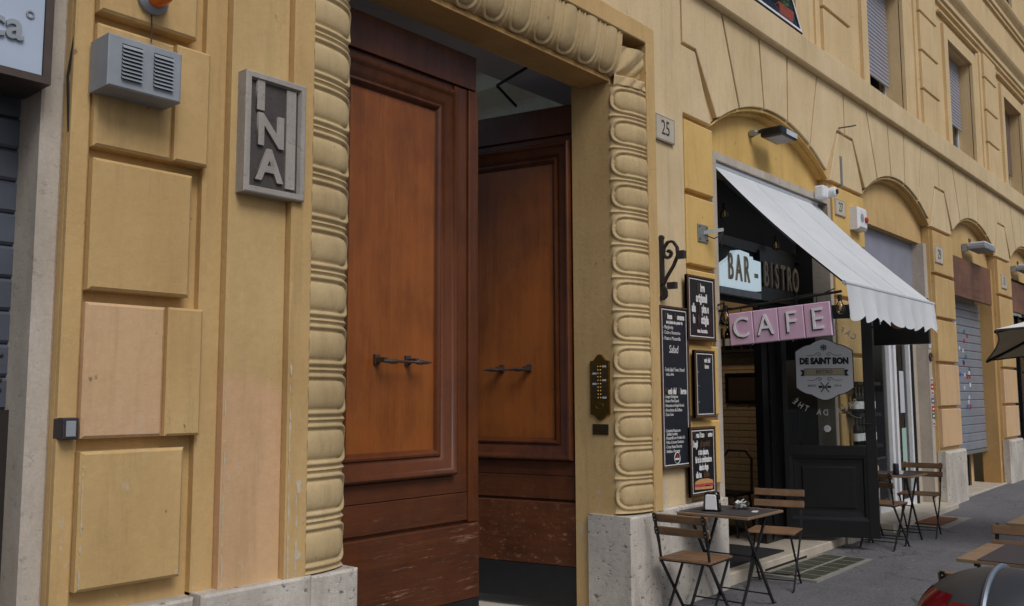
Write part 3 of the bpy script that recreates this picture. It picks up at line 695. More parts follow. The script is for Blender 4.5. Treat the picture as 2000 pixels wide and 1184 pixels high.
text('sticker', 'Fi', .05, 'frost', DL, (cx, -.0052, 1.2), -1, .0006); MB().lathe([(.035, 0), (.035, .001)], 16, (cx+.01, -.0035, 1.2), 'y').build('sticker', 'chalk', DL)
tb_ = MB(); tb_.tube([(cx+.14+.2*t, -.02, 1.47-.16*t-.05*sin(pi*t)) for t in [i/8 for i in range(9)]], .004, 5); tb_.build('door_chain', 'galvanised', DL)
# wine shelves fixed to the pier beside the door
for zz, nm in ((1.0, 'lower dark wine shelf on the yellow pier behind the open glass door'), (1.34, 'middle dark wine shelf on the yellow pier behind the open glass door'), (1.68, 'highest wine shelf, empty, on the yellow pier behind the open glass door')):
    tag(MB().box(9.72, 10.40, -.2, -.056, zz-.035, zz).build('wine_shelf', 'shelf_dark'), nm, 'shelf')
bm_ = MB().lathe([(.034, 0), (.037, .004), (.037, .17), (.032, .20), (.014, .235), (.013, .29), (.016, .29), (.016, .30)], 12).mesh('bottle', 'bottle', smooth=True)
lb_ = MB().lathe([(.0378, .05), (.0378, .13)], 12).mesh('label', 'white_paint', smooth=True)
for zz, nm in ((1.0, 'lower'), (1.34, 'middle')):
    for i in range(6):
        o = inst('wine_bottle', bm_, None, (9.80+i*.10, -.13, zz)); inst('label', lb_, o)
        tag(o, 'dark wine bottle with white label on the %s shelf of the yellow pier' % nm, 'bottle', 'wine bottles on the %s pier shelf' % nm)
# things on the interior brick wall
PF = thing('picture_frame', 'dark framed brown print hanging on the cream brick wall inside the bistro', 'picture', (9.53, 1.02, 1.62), -pi/2)
MB().frame(-.22, .22, -.17, .17, [(0, 0), (0, -.03), (.03, -.03), (.03, -.008)]).build('frame', 'black_paint', PF)
MB().box(-.2, .2, -.008, 0, -.15, .15).build('print', 'print_brown', PF)
WS = thing('wall_wine_rack', 'dark wine rack on the cream brick wall above the framed print', 'rack', (9.53, 1.15, 2.05), -pi/2)
MB().box(-.4, .45, -.2, -.0, -.03, 0).box(-.4, .45, -.2, 0, .36, .39).box(-.4, -.37, -.2, 0, 0, .36).build('shelf', 'shelf_dark', WS)
for i in range(7):
    o = inst('wine_bottle', bm_, None, (9.53-.1, 1.15+.33-i*.11, 2.05)); inst('label', lb_, o)
    tag(o, 'dark wine bottle standing in the rack above the framed print inside the bistro', 'bottle', 'wine bottles in the wall rack')
ST = thing('bar_stool_chair', 'dark metal chair inside the bistro doorway by the brick wall', 'chair', (8.95, .95, .06))
MB().box(-.2, .2, -.2, .2, .43, .46).build('seat', 'iron_black', ST, bevel=.01)
for i, j in ((-1, -1), (1, -1), (1, 1), (-1, 1)): MB().tube([(i*.16, j*.16, .44), (i*.2, j*.2, 0)], .014, 6).build('leg', 'iron_black', ST)
MB().tube([(.18, -.18, .45), (.22, -.17, .8), (.22, -.1, .88), (.22, .1, .88), (.22, .17, .8), (.18, .18, .45)], .013, 6).build('backrest', 'iron_black', ST)
LP = thing('pendant_lamp', 'small glowing orange pendant lamp hanging inside the dark bistro', 'lamp', (8.1, .75, 2.9))
MB().lathe([(.015, .05), (.04, .02), (.05, -.02), (.035, -.06), (.01, -.07)], 12).build('bulb', 'lamp_glow', LP, smooth=True); MB().tube([(0, 0, .05), (0, 0, .8)], .004, 5).build('cord', 'iron_black', LP)
pl_ = bpy.data.lights.new('pendant_light', 'POINT'); pl_.energy = 8; pl_.color = (1, .82, .64); pl_.shadow_soft_size = .08
po = bpy.data.objects.new('pendant_light', pl_); C.objects.link(po); po.location = (8.4, 1.0, 2.7)
# black hanging flag sign under the awning
FS = thing('flag_sign', 'black square projecting sign with a round emblem half hidden behind the awning valance', 'sign', (9.86, -.34, 2.27), -pi/2)
MB().box(0, .56, -.03, .03, -.21, .21).build('board', 'black_paint', FS, bevel=.004); MB().lathe([(.10, 0), (.10, .004)], 24, (.27, -.03, .05), 'y').build('emblem', 'print_brown', FS)
MB().bar((-.26, 0, .25), (.56, 0, .25), .02, .02, (0, 0, 1)).bar((.05, 0, .2), (.05, 0, .26), .01, .01, (1, 0, 0)).bar((.5, 0, .2), (.5, 0, .26), .01, .01, (1, 0, 0)).build('bracket', 'iron_black', FS)
# ------------------------------------------------------------------ CAFE sign on its iron arm
tilt = radians(-3.2)
CS = thing('cafe_sign', 'pink enamel CAFE sign of four square tiles hanging from an iron arm', 'sign', (6.98, -.135, 2.09), -pi/2)
CS.rotation_euler = (0, 0, -pi/2)
tw_ = .218; th_ = .275
PNL = MB().box(0, tw_*4, -.008, .012, -th_/2, th_/2).build('backing', 'letter_shadow', CS); PNL.rotation_euler = (0, tilt, 0)
tm = MB().prism([(.003, -th_/2+.003), (tw_-.003, -th_/2+.003), (tw_-.003, th_/2-.003), (.003, th_/2-.003)], -.022, -.008, .006).mesh('tile', 'pink_enamel')
for i, ch in enumerate('CAFE'):
    inst('tile', tm, PNL, (i*tw_, 0, 0))
    text('letter_shade', ch, .245, 'letter_shadow', PNL, (i*tw_+tw_/2-.013, -.0245, -.009), .9, .002, .0)
    text('letter', ch, .245, 'letter_white', PNL, (i*tw_+tw_/2, -.029, 0), .9, .003, .0)
MB().tube([(-.12, 0, .165), (tw_*4+.08, .0, .255)], .011, 8).build('arm', 'iron_black', CS)
MB().tube([(.1, 0, .13), (.1, 0, .185)], .004, 5).tube([(.75, 0, .17), (.75, 0, .24)], .004, 5).build('hanger', 'iron_black', CS)
MB().tube([(-.1+.1*i, -.012*sin(i*2.1), .17+.0095*i+.015*sin(i*2.7)) for i in range(11)], .005, 5).build('twisted_cable', 'rubber', CS)
def bulb(loc, label):
    t = thing('festoon_bulb', label, 'light bulb', loc)
    MB().lathe([(.016, .0), (.017, .03), (.014, .05)], 10).build('socket', 'rubber', t, smooth=True)
    MB().lathe([(.012, .0), (.02, -.015), (.036, -.045), (.04, -.065), (.034, -.09), (.015, -.106), (.003, -.108)], 14).build('globe', 'glass_bulb', t, smooth=True)
    MB().lathe([(.006, -.02), (.012, -.05), (.008, -.08)], 8).build('filament', 'brass_bright', t, smooth=True)
bulb((6.98, -.10, 2.25), 'clear festoon bulb beside the letter C of the pink sign')
bulb((6.98, -1.07, 2.27), 'clear festoon bulb beside the letter E of the pink sign')
for i, (x, z, nm) in enumerate(((7.62, 3.28, 'clear festoon bulb hanging in the dark above the letters BAR'), (8.72, 3.12, 'clear festoon bulb hanging in the dark above the letters BISTRO'))): bulb((x, .22, z), nm)
# ------------------------------------------------------------------ menu boards
def board(x0, x1, z0, z1, y, label, mat='chalkboard'):
    t = thing('menu_board', label, 'menu board', (x0, y, z0))
    w, h = x1-x0, z1-z0
    MB().box(0, w, 0, .02, 0, h).build('back', 'board_frame', t)
    MB().frame(0, w, 0, h, [(0, .02), (0, -.010), (.014, -.012), (.02, -.004)]).build('frame', 'board_frame', t)
    MB().box(.02, w-.02, -.003, 0, .02, h-.02).build('slate', mat, t)
    MB().frame(.026, w-.026, .026, h-.026, [(0, -.005), (.007, -.005)]).build('white_line', 'chalk', t)
    return t
b1 = board(5.93, 6.35, .99, 2.23, -.085, 'tall navy chalkboard with handwritten dishes and a round logo')
def L(t, x, z, s, size, mat='chalk', sx=.9, bold=.0, al='LEFT', sh=.15): text('lettering', s, size, mat, t, (x, -.006, z), sx, .0006, bold, al, shear=sh)
L(b1, .06, 1.163, 'P', .07, 'print_brown', .8, .003); L(b1, .105, 1.16, 'insa', .058, sx=.8, bold=.003); L(b1, .205, 1.163, 'R', .07, 'print_brown', .8, .003); L(b1, .25, 1.16, 'omana', .058, sx=.7, bold=.003)
L(b1, .21, 1.115, 'sia al piatto sia a portar via', .036, sx=.62, bold=.0015, al='CENTER', sh=0)
for z, s in ((1.075, '- Margherita'), (1.035, '- Cotto e Rosmarino'), (.99, '- Patate e Mozzarella')): L(b1, .04, z, s, .04, sx=.75)
L(b1, .12, .905, 'Salad', .085, sx=.8)
L(b1, .04, .75, '- Tonda Salad: Tonno, Pomod', .042, sx=.6); L(b1, .07, .715, 'mais, olive', .034, sx=.8)
L(b1, .045, .586, 'M', .07, 'print_brown', .7, .003); L(b1, .095, .585, 'enù del', .065, sx=.62, bold=.003); L(b1, .235, .586, 'G', .07, 'print_brown', .7, .003); L(b1, .28, .585, 'iorno', .065, sx=.62, bold=.003)
for z, s in ((.545, '- Lasagne Bolognese'), (.512, '- Risotto Pinoli Speck'), (.477, '- Fettuccine ai Funghi Porcini'), (.442, '- Orecchiette alla Siciliana'), (.41, '- Cous Cous'), (.287, '- Cotoletta Panata con'), (.262, '   insalata e patate'), (.232, '- Mozzarella con Verdure Gr.'), (.20, '- Pollo al Limone Gratinato'), (.166, '- Crema Patate Pancetta'), (.132, '- Vitellina e Formaggi')): L(b1, .04, z, s, .034, sx=.72)
MB().tube([(.21+.042*cos(t), -.006, .078+.042*sin(t)) for t in [i*pi/10 for i in range(21)]], .003, 4).build('round_logo', 'chalk', b1)
MB().lathe([(.013, 0), (.013, .002)], 10, (.21, -.004, .095), 'y').build('round_logo', 'print_red', b1); MB().box(.178, .242, -.006, -.004, .064, .078).build('round_logo', 'chalk', b1)
b2 = board(6.33, 6.775, 1.985, 2.505, -.10, 'black beer board with bold white lettering beside the cafe doorway', 'chalkboard_black')
for i, (a, c) in enumerate((('B', 'irre'), ('', 'artigianali'), ('alla ', 'Spina e'), ('in ', 'Bottiglia'), ('', 'una baretta'))):
    z = (.425, .34, .255, .165, .075)[i]; sz = .095 if i < 4 else .045
    if i == 0: L(b2, .155, z, 'B', sz, 'print_brown', .5, .004, sh=0); L(b2, .205, z, 'irre', sz, sx=.5, bold=.004, sh=0)
    elif i == 2: L(b2, .06, z, 'alla', sz, sx=.5, bold=.004, sh=0); L(b2, .175, z, 'S', sz, 'print_brown', .5, .004, sh=0); L(b2, .22, z, 'pina e', sz, sx=.5, bold=.004, sh=0)
    elif i == 3: L(b2, .075, z, 'in', sz, sx=.5, bold=.004, sh=0); L(b2, .155, z, 'B', sz, 'print_brown', .5, .004, sh=0); L(b2, .205, z, 'ottiglia', sz, sx=.48, bold=.004, sh=0)
    else: L(b2, .222, z, c, sz, sx=.5 if i < 4 else .8, bold=.004 if i < 4 else .002, al='CENTER', sh=0)
b3 = board(6.42, 6.74, 1.365, 1.905, -.10, 'small navy chalkboard nearly empty under the black beer board')
L(b3, .11, .46, 'M', .06, 'print_brown', .6); L(b3, .15, .46, 'enù del', .055, sx=.6, bold=.002); L(b3, .12, .41, 'G', .06, 'print_brown', .6); L(b3, .155, .41, 'iorno', .05, sx=.6, bold=.002)
for z in (.37, .26, .13): L(b3, .04, z, '-', .05)
b4 = board(6.315, 6.72, .755, 1.295, -.10, 'black sandwich board with a filled roll pictured above the plinth', 'chalkboard_black')
L(b4, .05, .475, 'C', .07, 'print_brown', .6, .002); L(b4, .09, .475, 'rea il tuo', .06, sx=.6, bold=.002); L(b4, .245, .475, 'P', .07, 'print_brown', .6, .002); L(b4, .285, .475, 'anino', .055, sx=.6, bold=.002)
L(b4, .045, .405, 'Scegli', .07, sx=.45, bold=.003, sh=0); L(b4, .155, .405, 'gli ingredienti', .07, 'print_brown', .42, .003, sh=0)
for z, s in ((.342, 'a tuo piacere,'), (.282, 'fai tu la combinazione'), (.222, 'dando sfogo')): L(b4, .205, z, s, .066, sx=.45, bold=.003, al='CENTER', sh=0)
L(b4, .08, .165, 'alla tua', .066, sx=.45, bold=.003, sh=0); L(b4, .20, .165, 'fantasia', .066, 'print_brown', .45, .003, sh=0)
MB().prism([(.06, .055), (.34, .045), (.35, .065), (.06, .075)], -.005, -.002).build('sandwich_picture', 'bread', b4)
MB().prism([(.055, .076), (.15, .07), (.25, .078), (.355, .066), (.36, .09), (.06, .095)], -.005, -.002).build('sandwich_picture', 'meat', b4)
MB().prism([(.06, .096), (.36, .091), (.345, .115), (.27, .13), (.15, .132), (.08, .12)], -.005, -.002).build('sandwich_picture', 'bread', b4)
# ------------------------------------------------------------------ fittings on the facade
IN = thing('stone_plaque', 'grey stone plaque with raised letters I N A beside the street door', 'plaque', (2.268, -.135, 2.478))
MB().box(.002, .333, 0, .05, .002, .568).build('field', 'plaque_dark', IN)
MB().frame(0, .335, 0, .57, [(0, .05), (0, -.018), (.006, -.022), (.028, -.022), (.036, -.002)]).build('frame', 'plaque_stone', IN)
MB().box(.232, .285, -.008, 0, .05, .53).build('stone_strip', 'plaque_stone', IN)
for ch, z, x in (('I', .465, .085), ('N', .30, .145), ('A', .135, .14)): text('letter', ch, .205, 'plaque_stone', IN, (x, -.007, z), .98 if ch != 'I' else 1.2, .007, .007)
VB = thing('vent_box', 'grey louvred metal box on the ochre wall above the peach block', 'vent box', (1.605, -.08, 2.785))
MB().prism([(0, 0), (.315, 0), (.315, .215), (0, .215)], -.13, .03, .006).build('case', 'grey_paint', VB)
lm = MB().add([(0, 0, 0), (.085, 0, 0), (.085, -.012, -.007), (0, -.012, -.007), (0, 0, .009), (.085, 0, .009)], [(0, 1, 2, 3), (3, 2, 5, 4), (0, 3, 4), (1, 5, 2)]).mesh('louvre', 'grey_paint')
for x in (.055, .19):
    MB().box(x, x+.085, -.1315, -.13, .04, .185).build('louvre_recess', 'dark_void', VB)
    for i in range(9): inst('louvre', lm, VB, (x, -.1318, .045+i*.0158))
AL = thing('amber_beacon', 'orange warning beacon on a grey base above the louvred box', 'beacon', (1.845, -.075, 3.255))
MB().lathe([(.068, 0), (.068, .02), (.055, .035), (.05, .04)], 20, (0, 0, 0), 'y').build('base', 'grey_paint', AL, smooth=True)
MB().lathe([(.044, .04), (.046, .09), (.04, .125), (.025, .145), (.005, .15)], 20, (0, 0, .0), 'y').build('lens', 'amber', AL, smooth=True)
MB().tube([(0, -.002, -.068), (.003, -.002, -.11), (.002, -.003, -.14), (.004, -.003, -.19)], .003, 5).build('wire', 'iron_grey', AL)
JB = thing('junction_box', 'small grey metal junction box low on the edge of the left pier', 'junction box', (1.5475, -.05, 1.385))
MB().box(0, .062, -.035, .055, 0, .085).build('case', 'iron_grey', JB, bevel=.005); MB().box(.012, .05, -.038, -.035, .012, .073).build('cover', 'grey_paint', JB, bevel=.002)
tag(MB().tube([(1.552, -.0, 3.5), (1.556, -.02, 3.05), (1.54, .0, 2.85), (1.55, -.01, 2.62)], .006, 6).build('hanging_cable', 'rubber', None), 'black cable hanging beside the stone jamb of the shuttered shop', 'cable')
IC = thing('intercom_panel', 'brass intercom panel with two columns of buttons on the door reveal', 'intercom', (5.429, .20, 1.365), -pi/2)
P = [(0, .045), (.03, .04), (.06, .01), (.085, 0), (.11, .01), (.14, .04), (.17, .045), (.17, .43), (.14, .435), (.11, .47), (.085, .48), (.06, .47), (.03, .435), (0, .43)]
MB().prism(P, -.012, .02, .003).build('plate', 'brass', IC)
bt = MB().lathe([(.006, 0), (.006, .006), (.003, .009)], 8, (0, 0, 0), 'y').mesh('button', 'brass_bright', smooth=True); nmp = MB().box(0, .034, -.002, 0, 0, .013).mesh('name_plate', 'white_dirty'); nmd = MB().box(0, .034, -.002, 0, 0, .013).mesh('name_plate', 'iron_grey')
for i in range(10):
    z = .165+i*.025
    for x in (.074, .096): inst('button', bt, IC, (x, -.012, z))
    inst('name_plate', nmp if i in (4, 7) else nmd, IC, (.025, -.0125, z-.006)); inst('name_plate', nmp if i in (0, 5, 9) else nmd, IC, (.11, -.0125, z-.006))
MB().tube([(.085+.033*cos(t), -.012, .105+.022*sin(t)) for t in [i*pi/8 for i in range(17)]], .0015, 4).build('speaker', 'bronze_dark', IC)
NP = thing('notice_plate', 'small dark brass notice plate under the intercom panel', 'sign', (5.429, .185, 1.265), -pi/2)
MB().box(0, .135, -.006, .015, 0, .075).build('plate', 'shelf_dark', NP)
for i, wd in enumerate((.07, .1, .06, .115)): MB().box(.0675-wd/2, .0675+wd/2, -.0068, -.006, .055-i*.014, .061-i*.014).build('worn_line', 'brass', NP)
def numplate(x0, z0, w, h, s, label, y=-.07):
    t = thing('house_number_plate', label, 'number plate', (x0, y, z0))
    MB().box(0, w, 0, .02, 0, h).build('plate', 'marble', t, bevel=.003)
    MB().frame(.006, w-.006, .006, h-.006, [(0, -.001), (.003, -.001)]).build('border', 'iron_grey', t)
    text('numerals', s, h*.82, 'iron_grey', t, (w/2, -.001, h/2), .78, .001)
numplate(5.965, 3.54, .285, .205, '25', 'marble house number plate reading 25 beside the carved door surround')
numplate(9.63, 3.49, .29, .18, '27', 'marble house number plate reading 27 by the bistro awning')
numplate(13.24, 3.36, .36, .24, '29', 'marble house number plate reading 29 on the pier before the wooden fascia')
numplate(17.0, 3.33, .36, .24, '31', 'marble house number plate reading 31 beyond the closed grey shutter')
FL = thing('floodlight', 'black floodlight on a bracket under the arch above the bistro', 'floodlight', (7.98, .09, 3.99))
MB().tube([(-.02, 0, .03), (-.02, -.1, .06), (.12, -.14, .07)], .018, 8).build('bracket', 'iron_black', FL)
MB().box(-.02, .34, -.31, -.09, .0, .085).build('housing', 'black_paint', FL, bevel=.015); MB().box(.02, .30, -.29, -.12, -.006, 0).build('glass_front', 'grey_paint', FL)
MB().box(.08, .32, -.316, -.311, .015, .065).build('reflector', 'white_dirty', FL)
MB().lathe([(.03, -.0), (.03, .06), (.02, .08)], 10, (-.04, 0, .05), 'y').build('cable_gland', 'galvanised', FL)
CT = thing('security_camera', 'white dome security camera on the corner of the bistro door frame', 'camera', (9.22, -.03, 3.63))
MB().box(-.09, .05, -.11, .0, -.05, .09).build('base', 'white_paint', CT, bevel=.02); MB().lathe([(.05, 0), (.055, .05), (.05, .09), (.03, .10)], 16, (.08, -.08, .03), 'y').build('eyeball', 'white_paint', CT, smooth=True); MB().lathe([(.028, .0), (.026, .012)], 12, (.08, -.18, .03), 'y').build('lens', 'black_gloss', CT)
AB = thing('alarm_box', 'white alarm siren box with a red lamp on the pier by number 27', 'alarm', (10.06, -.055, 3.38))
MB().prism([(0, 0), (.27, 0), (.27, .255), (0, .255)], -.11, 0, .03).build('case', 'white_paint', AB)
MB().lathe([(.035, 0), (.03, .02), (.01, .03)], 12, (.2, -.11, .12), 'y').build('red_lamp', 'print_red', AB, smooth=True); MB().lathe([(.05, 0), (.05, .003)], 14, (.09, -.11, .13), 'y').build('grille', 'grey_paint', AB)
tag(MB().box(9.86, 9.90, -.06, -.035, 3.83, 4.18).build('steel_strip', 'galvanised'), 'narrow galvanised steel strip fixed above house number 27', 'strip')
tag(MB().tube([(9.86, -.03, 4.50), (9.95, -.16, 4.52), (9.98, -.2, 4.53)], .008, 6).build('iron_spike', 'iron_grey'), 'rusty iron spike sticking out of the wall between the first two arches', 'spike')
SBk = thing('iron_scroll_bracket', 'wrought iron scroll bracket on the wall above the tall chalkboard', 'bracket', (6.02, -.065, 2.28), -pi/2)
MB().box(-.014, .014, -.012, .012, .02, .47).build('back_bar', 'iron_grey', SBk)
pts = [(.0, 0, .10), (.04, 0, .17), (.10, 0, .25), (.14, 0, .33), (.135, 0, .39), (.10, 0, .44), (.055, 0, .44), (.02, 0, .40), (.015, 0, .35), (.04, 0, .315), (.075, 0, .325), (.085, 0, .355), (.065, 0, .375), (.05, 0, .36)]
s_ = MB()
for a, b in zip(pts, pts[1:]): s_.bar(a, b, .03, .016, (0, 1, 0))
s_.build('scroll', 'iron_grey', SBk)
s_ = MB()
pts = [(0, 0, .12), (.03, 0, .06), (.03, 0, .02), (.0, 0, .0), (-.02, 0, .015)]
for a, b in zip(pts, pts[1:]): s_.bar(a, b, .03, .016, (0, 1, 0))
s_.build('tail', 'iron_grey', SBk)
MB().box(.135, .2, -.022, .022, .30, .36).build('sleeve', 'iron_grey', SBk); MB().box(.05, .12, -.022, .022, .075, .125).build('sleeve', 'iron_grey', SBk); MB().lathe([(.02, -.014), (.02, .014)], 10, (0, 0, .48), 'y').build('knob', 'iron_grey', SBk)
GP = thing('galvanised_plate', 'galvanised plate with hook and wires on the yellow pier beside the awning', 'bracket', (6.60, -.06, 2.81))
MB().box(0, .165, -.006, .01, 0, .145).build('plate', 'galvanised', GP)
MB().bar((.09, 0, .08), (.22, -.12, .11), .03, .006, (0, 0, 1)).build('hook', 'galvanised', GP); MB().tube([(.1, -.01, .06), (.15, -.07, .03), (.2, -.1, .06), (.22, -.12, .1), (.2, -.1, .02), (.22, -.1, -.03)], .005, 5).build('wire', 'iron_grey', GP)
for x, z in ((.02, .02), (.145, .02), (.02, .125), (.145, .125)): MB().lathe([(.008, 0), (.006, .006)], 6, (x, -.006, z), 'y').build('bolt', 'iron_grey', GP)
tag(MB().tube([(6.93, -.05, 2.30), (6.98, -.08, 2.33), (7.02, -.06, 2.29), (7.0, -.04, 2.2), (6.98, -.02, 2.12)], .009, 6).build('black_cable', 'rubber'), 'black power cable looping off the bistro door frame beside the beer board', 'cable')
for i, (x, nm) in enumerate(((AC[2]-.25, 'flat grey floodlight above the worn wooden fascia'), (AC[3]-.6, 'flat grey floodlight above the farthest arched shop'))):
    t = thing('wall_floodlight', nm, 'floodlight', (x, .09, 3.78))
    MB().box(0, .05, -.08, 0, -.02, .1).build('bracket', 'grey_paint', t); MB().box(.0, .62, -.34, -.08, .0, .07).build('housing', 'grey_paint', t, bevel=.015); MB().box(.03, .59, -.335, -.09, .071, .12).build('gear_box', 'white_dirty', t, bevel=.02)
    MB().tube([(.05, -.1, .11), (.02, -.1, .17), (.1, -.1, .18), (.12, -.1, .12)], .008, 6).build('cable', 'brass', t)
# ------------------------------------------------------------------ second arch: grey panel, shop window
a2 = AC[1]
MB().box(a2-HS+.02, a2+HS-.14, .20, .24, 2.45, 3.62).build('shutter_box_panel', 'panel_grey', B)
MB().box(a2-HS+.02, a2+HS-.14, .16, .26, 2.38, 2.45).build('shop_door_frame', 'black_paint', B)
Wn = MB()
for x in (a2-HS+.02, a2+.08, a2+.26, a2+HS-.46): Wn.box(x, x+.09, .20, .30, .10, 2.38)
Wn.box(a2-HS+.02, a2+HS-.37, .21, .29, .10, .18)
Wn = Wn.build('shop_window', 'white_paint', B)
MB().box(a2-HS+.02, a2+HS-.37, .245, .252, .1, 2.38).build('pane', 'glass', Wn)
MB().box(a2+HS-.37, a2+HS-.14, .2, .3, .1, 2.38).build('shop_jamb', 'stone_jamb', B)
MB().box(a2+HS-.40, a2+HS-.37, .17, .2, .1, 2.5).build('drain_pipe', 'iron_black', B)
MB().box(a2-HS, a2+HS, 1.0, 1.05, 0, 3.6).build('interior_wall', 'cream_paint', B)
MB().box(a2-.7, a2-.05, .45, .75, .1, 2.2).build('interior_cupboard', 'orange_wood', B)
st = [(.64, 1.52, 'print_red'), (.6, 1.42, 'print_blue'), (.64, 1.34, 'white_paint'), (.62, 1.2, 'print_blue')]
for i, (z, c) in enumerate(((1.72, 'white_dirty'), (1.63, 'print_red'), (1.545, 'white_dirty'), (1.44, 'print_blue'), (1.33, 'print_red'), (1.235, 'print_green'), (1.13, 'white_dirty'))):
    o = MB().box(0, .11, -.003, 0, 0, .07).build('sticker', c, None, (a2+HS-.11, .038, z-.02))
    MB().box(.02, .09, -.004, -.003, .02, .045).build('print', 'print_red' if c == 'white_dirty' else 'white_paint', o)
    tag(o, {0: 'white and red sticker topmost in the column on the stone jamb', 1: 'red sticker second from the top on the stone jamb', 2: 'white sticker between a red and a blue one on the stone jamb', 3: 'blue sticker in the column on the stone jamb', 4: 'red sticker below the blue one on the stone jamb', 5: 'green sticker in the column on the stone jamb', 6: 'white sticker lowest in the column on the stone jamb'}[i], 'sticker')
BL = thing('jamb_bell', 'round brown bell plate under a small nameplate on the stone jamb', 'door bell', (a2+HS-.075, .036, 2.05))
MB().lathe([(.06, 0), (.06, .015), (.045, .02), (.04, .012), (.02, .015)], 18, (0, 0, 0), 'y').build('bell', 'bronze_dark', BL, smooth=True); MB().box(-.06, .06, -.006, 0, .12, .2).build('name_plate', 'white_dirty', BL)
for x, z, h, c, nm in ((a2+.24, 1.6, .5, 'white_paint', 'tall white poster on the shop window behind the black door'), (a2+.58, .5, .6, 'poster_green', 'pale green poster low in the white framed shop window'), (a2+.57, 1.3, .55, 'white_dirty', 'white price list on the glass of the white framed shop window')):
    o = MB().box(0, .17, -.003, 0, 0, h).build('poster', c, None, (x, .243, z)); tag(o, nm, 'poster')
# ------------------------------------------------------------------ third arch: fascia + shutter; fourth arch: glass shop
a3 = AC[2]
MB().box(a3-HS+.08, a3+HS-.28, .0, .05, 3.0, 3.60).build('wooden_fascia', 'fascia_wood', B, bevel=.006)
sh = MB().box(a3-HS+.1, a3+HS-.14, .255, .27, .62, 3.0).build('roller_shutter', 'shutter_grey', B)
sm = MB().prism([(a3-HS+.1, 0), (a3+HS-.14, 0), (a3+HS-.14, .126), (a3-HS+.1, .126)], -.012, .02, .012).mesh('slat', 'shutter_grey')
for i in range(18): inst('slat', sm, sh, (0, .24, .66+i*.131))
MB().box(a3-HS+.1, a3+HS-.14, .215, .25, .60, .65).build('bottom_bar', 'galvanised', sh, bevel=.006)
rs = random.Random(3)
for i in range(22):
    x = a3-.42+rs.random()*.8; z = 2.65-rs.random()**.8*1.35
    c = rs.choice(['white_paint', 'print_red', 'print_blue', 'white_dirty', 'print_green'])
    o = MB().box(0, .09, -.003, 0, 0, .06).build('sticker', c, None, (x, .2265, z)); tag(o, 'small advertising sticker on the closed grey roller shutter', 'sticker', 'stickers on the grey roller shutter')
MB().box(a3-HS+.1, a3+HS-.14, .45, .5, 0, .7).build('shop_back_wall', 'cream_paint', B); MB().box(a3-.55, a3-.2, .33, .40, .085, .7).build('shop_door_frame', 'black_paint', B); MB().box(a3+.45, a3+.55, .33, .40, .085, .7).build('shop_door_frame', 'black_paint', B)
a4 = AC[3]
MB().box(a4-HS+.08, a4+HS-.2, .0, .05, 3.0, 3.55).build('wooden_fascia', 'fascia_wood', B, bevel=.006)
Wn = MB()
for x in (a4-HS+.05, a4-HS+.55, a4, a4+.6): Wn.box(x, x+.08, .15, .22, .05, 3.0)
Wn = Wn.build('shop_window', 'black_paint', B); MB().box(a4-HS+.05, a4+HS, .18, .187, .05, 3.0).build('pane', 'glass', Wn); MB().box(a4-HS, a4+HS, .9, .95, 0, 3.4).build('shop_back_wall', 'print_green', B)
# ------------------------------------------------------------------ window pots (first window)
SA = thing('open_window_sash', 'tilted aluminium window sash with a dark edge on the first floor ledge', 'window sash', (0, -.10, 5.255)); SA.rotation_euler = (radians(-13), 0, 0)
MB().box(7.5, 8.80, -.012, .012, 0, .028).build('bottom_rail', 'white_paint', SA); MB().box(8.776, 8.80, -.012, .012, .028, 1.5).build('stile', 'white_paint', SA); MB().box(8.752, 8.775, -.010, .014, .028, 1.5).build('seal', 'rubber', SA)
MB().box(7.5, 8.80, -.010, .014, -.018, -.001).build('seal', 'rubber', SA); MB().box(7.5, 8.751, -.003, .003, .029, 1.5).build('pane', 'glass_clear', SA)
def pot(x, y, label, pl=True, long=.34):
    t = thing('flower_pot', label, 'flower pot', (x, y, 5.29))
    p = MB(); n = 12
    p.prism([(-long/2+.03, 0), (long/2-.03, 0), (long/2, .13), (long/2+.012, .13), (long/2+.012, .155), (-long/2-.012, .155), (-long/2-.012, .13), (-long/2, .13)], -.05, .09, .01); p.build('trough', 'terracotta', t)
    if pl:
        rr = random.Random(int(x*100)); b = MB()
        for i in range(260):
            a = rr.random()*2*pi; R_ = rr.random()**.5; c = Vector((long*.42*R_*cos(a), .08*R_*sin(a), .15+.32*rr.random()*(1-.4*R_)))
            d = Vector((rr.uniform(-1, 1), rr.uniform(-1, 1), rr.uniform(-.2, 1))).normalized(); e = d.cross(Vector((rr.random(), rr.random(), rr.random()))).normalized()*.008
            b.add([c-e, c+d*.02-e*.2, c+d*.045, c+e], [(0, 1, 2, 3)])
        for i in range(12): b.tube([(rr.uniform(-.1, .1), rr.uniform(-.05, .05), .13), (rr.uniform(-.14, .14), rr.uniform(-.07, .07), .36)], .003, 4)
        o = b.build('foliage', 'leaf_green', t, fix=False); o['kind'] = 'stuff'
pot(8.50, -.035, 'terracotta trough with green plant on the window ledge beside the open sash'); pot(7.80, -.035, 'terracotta trough on the ledge at the far side of the open window from the sash')
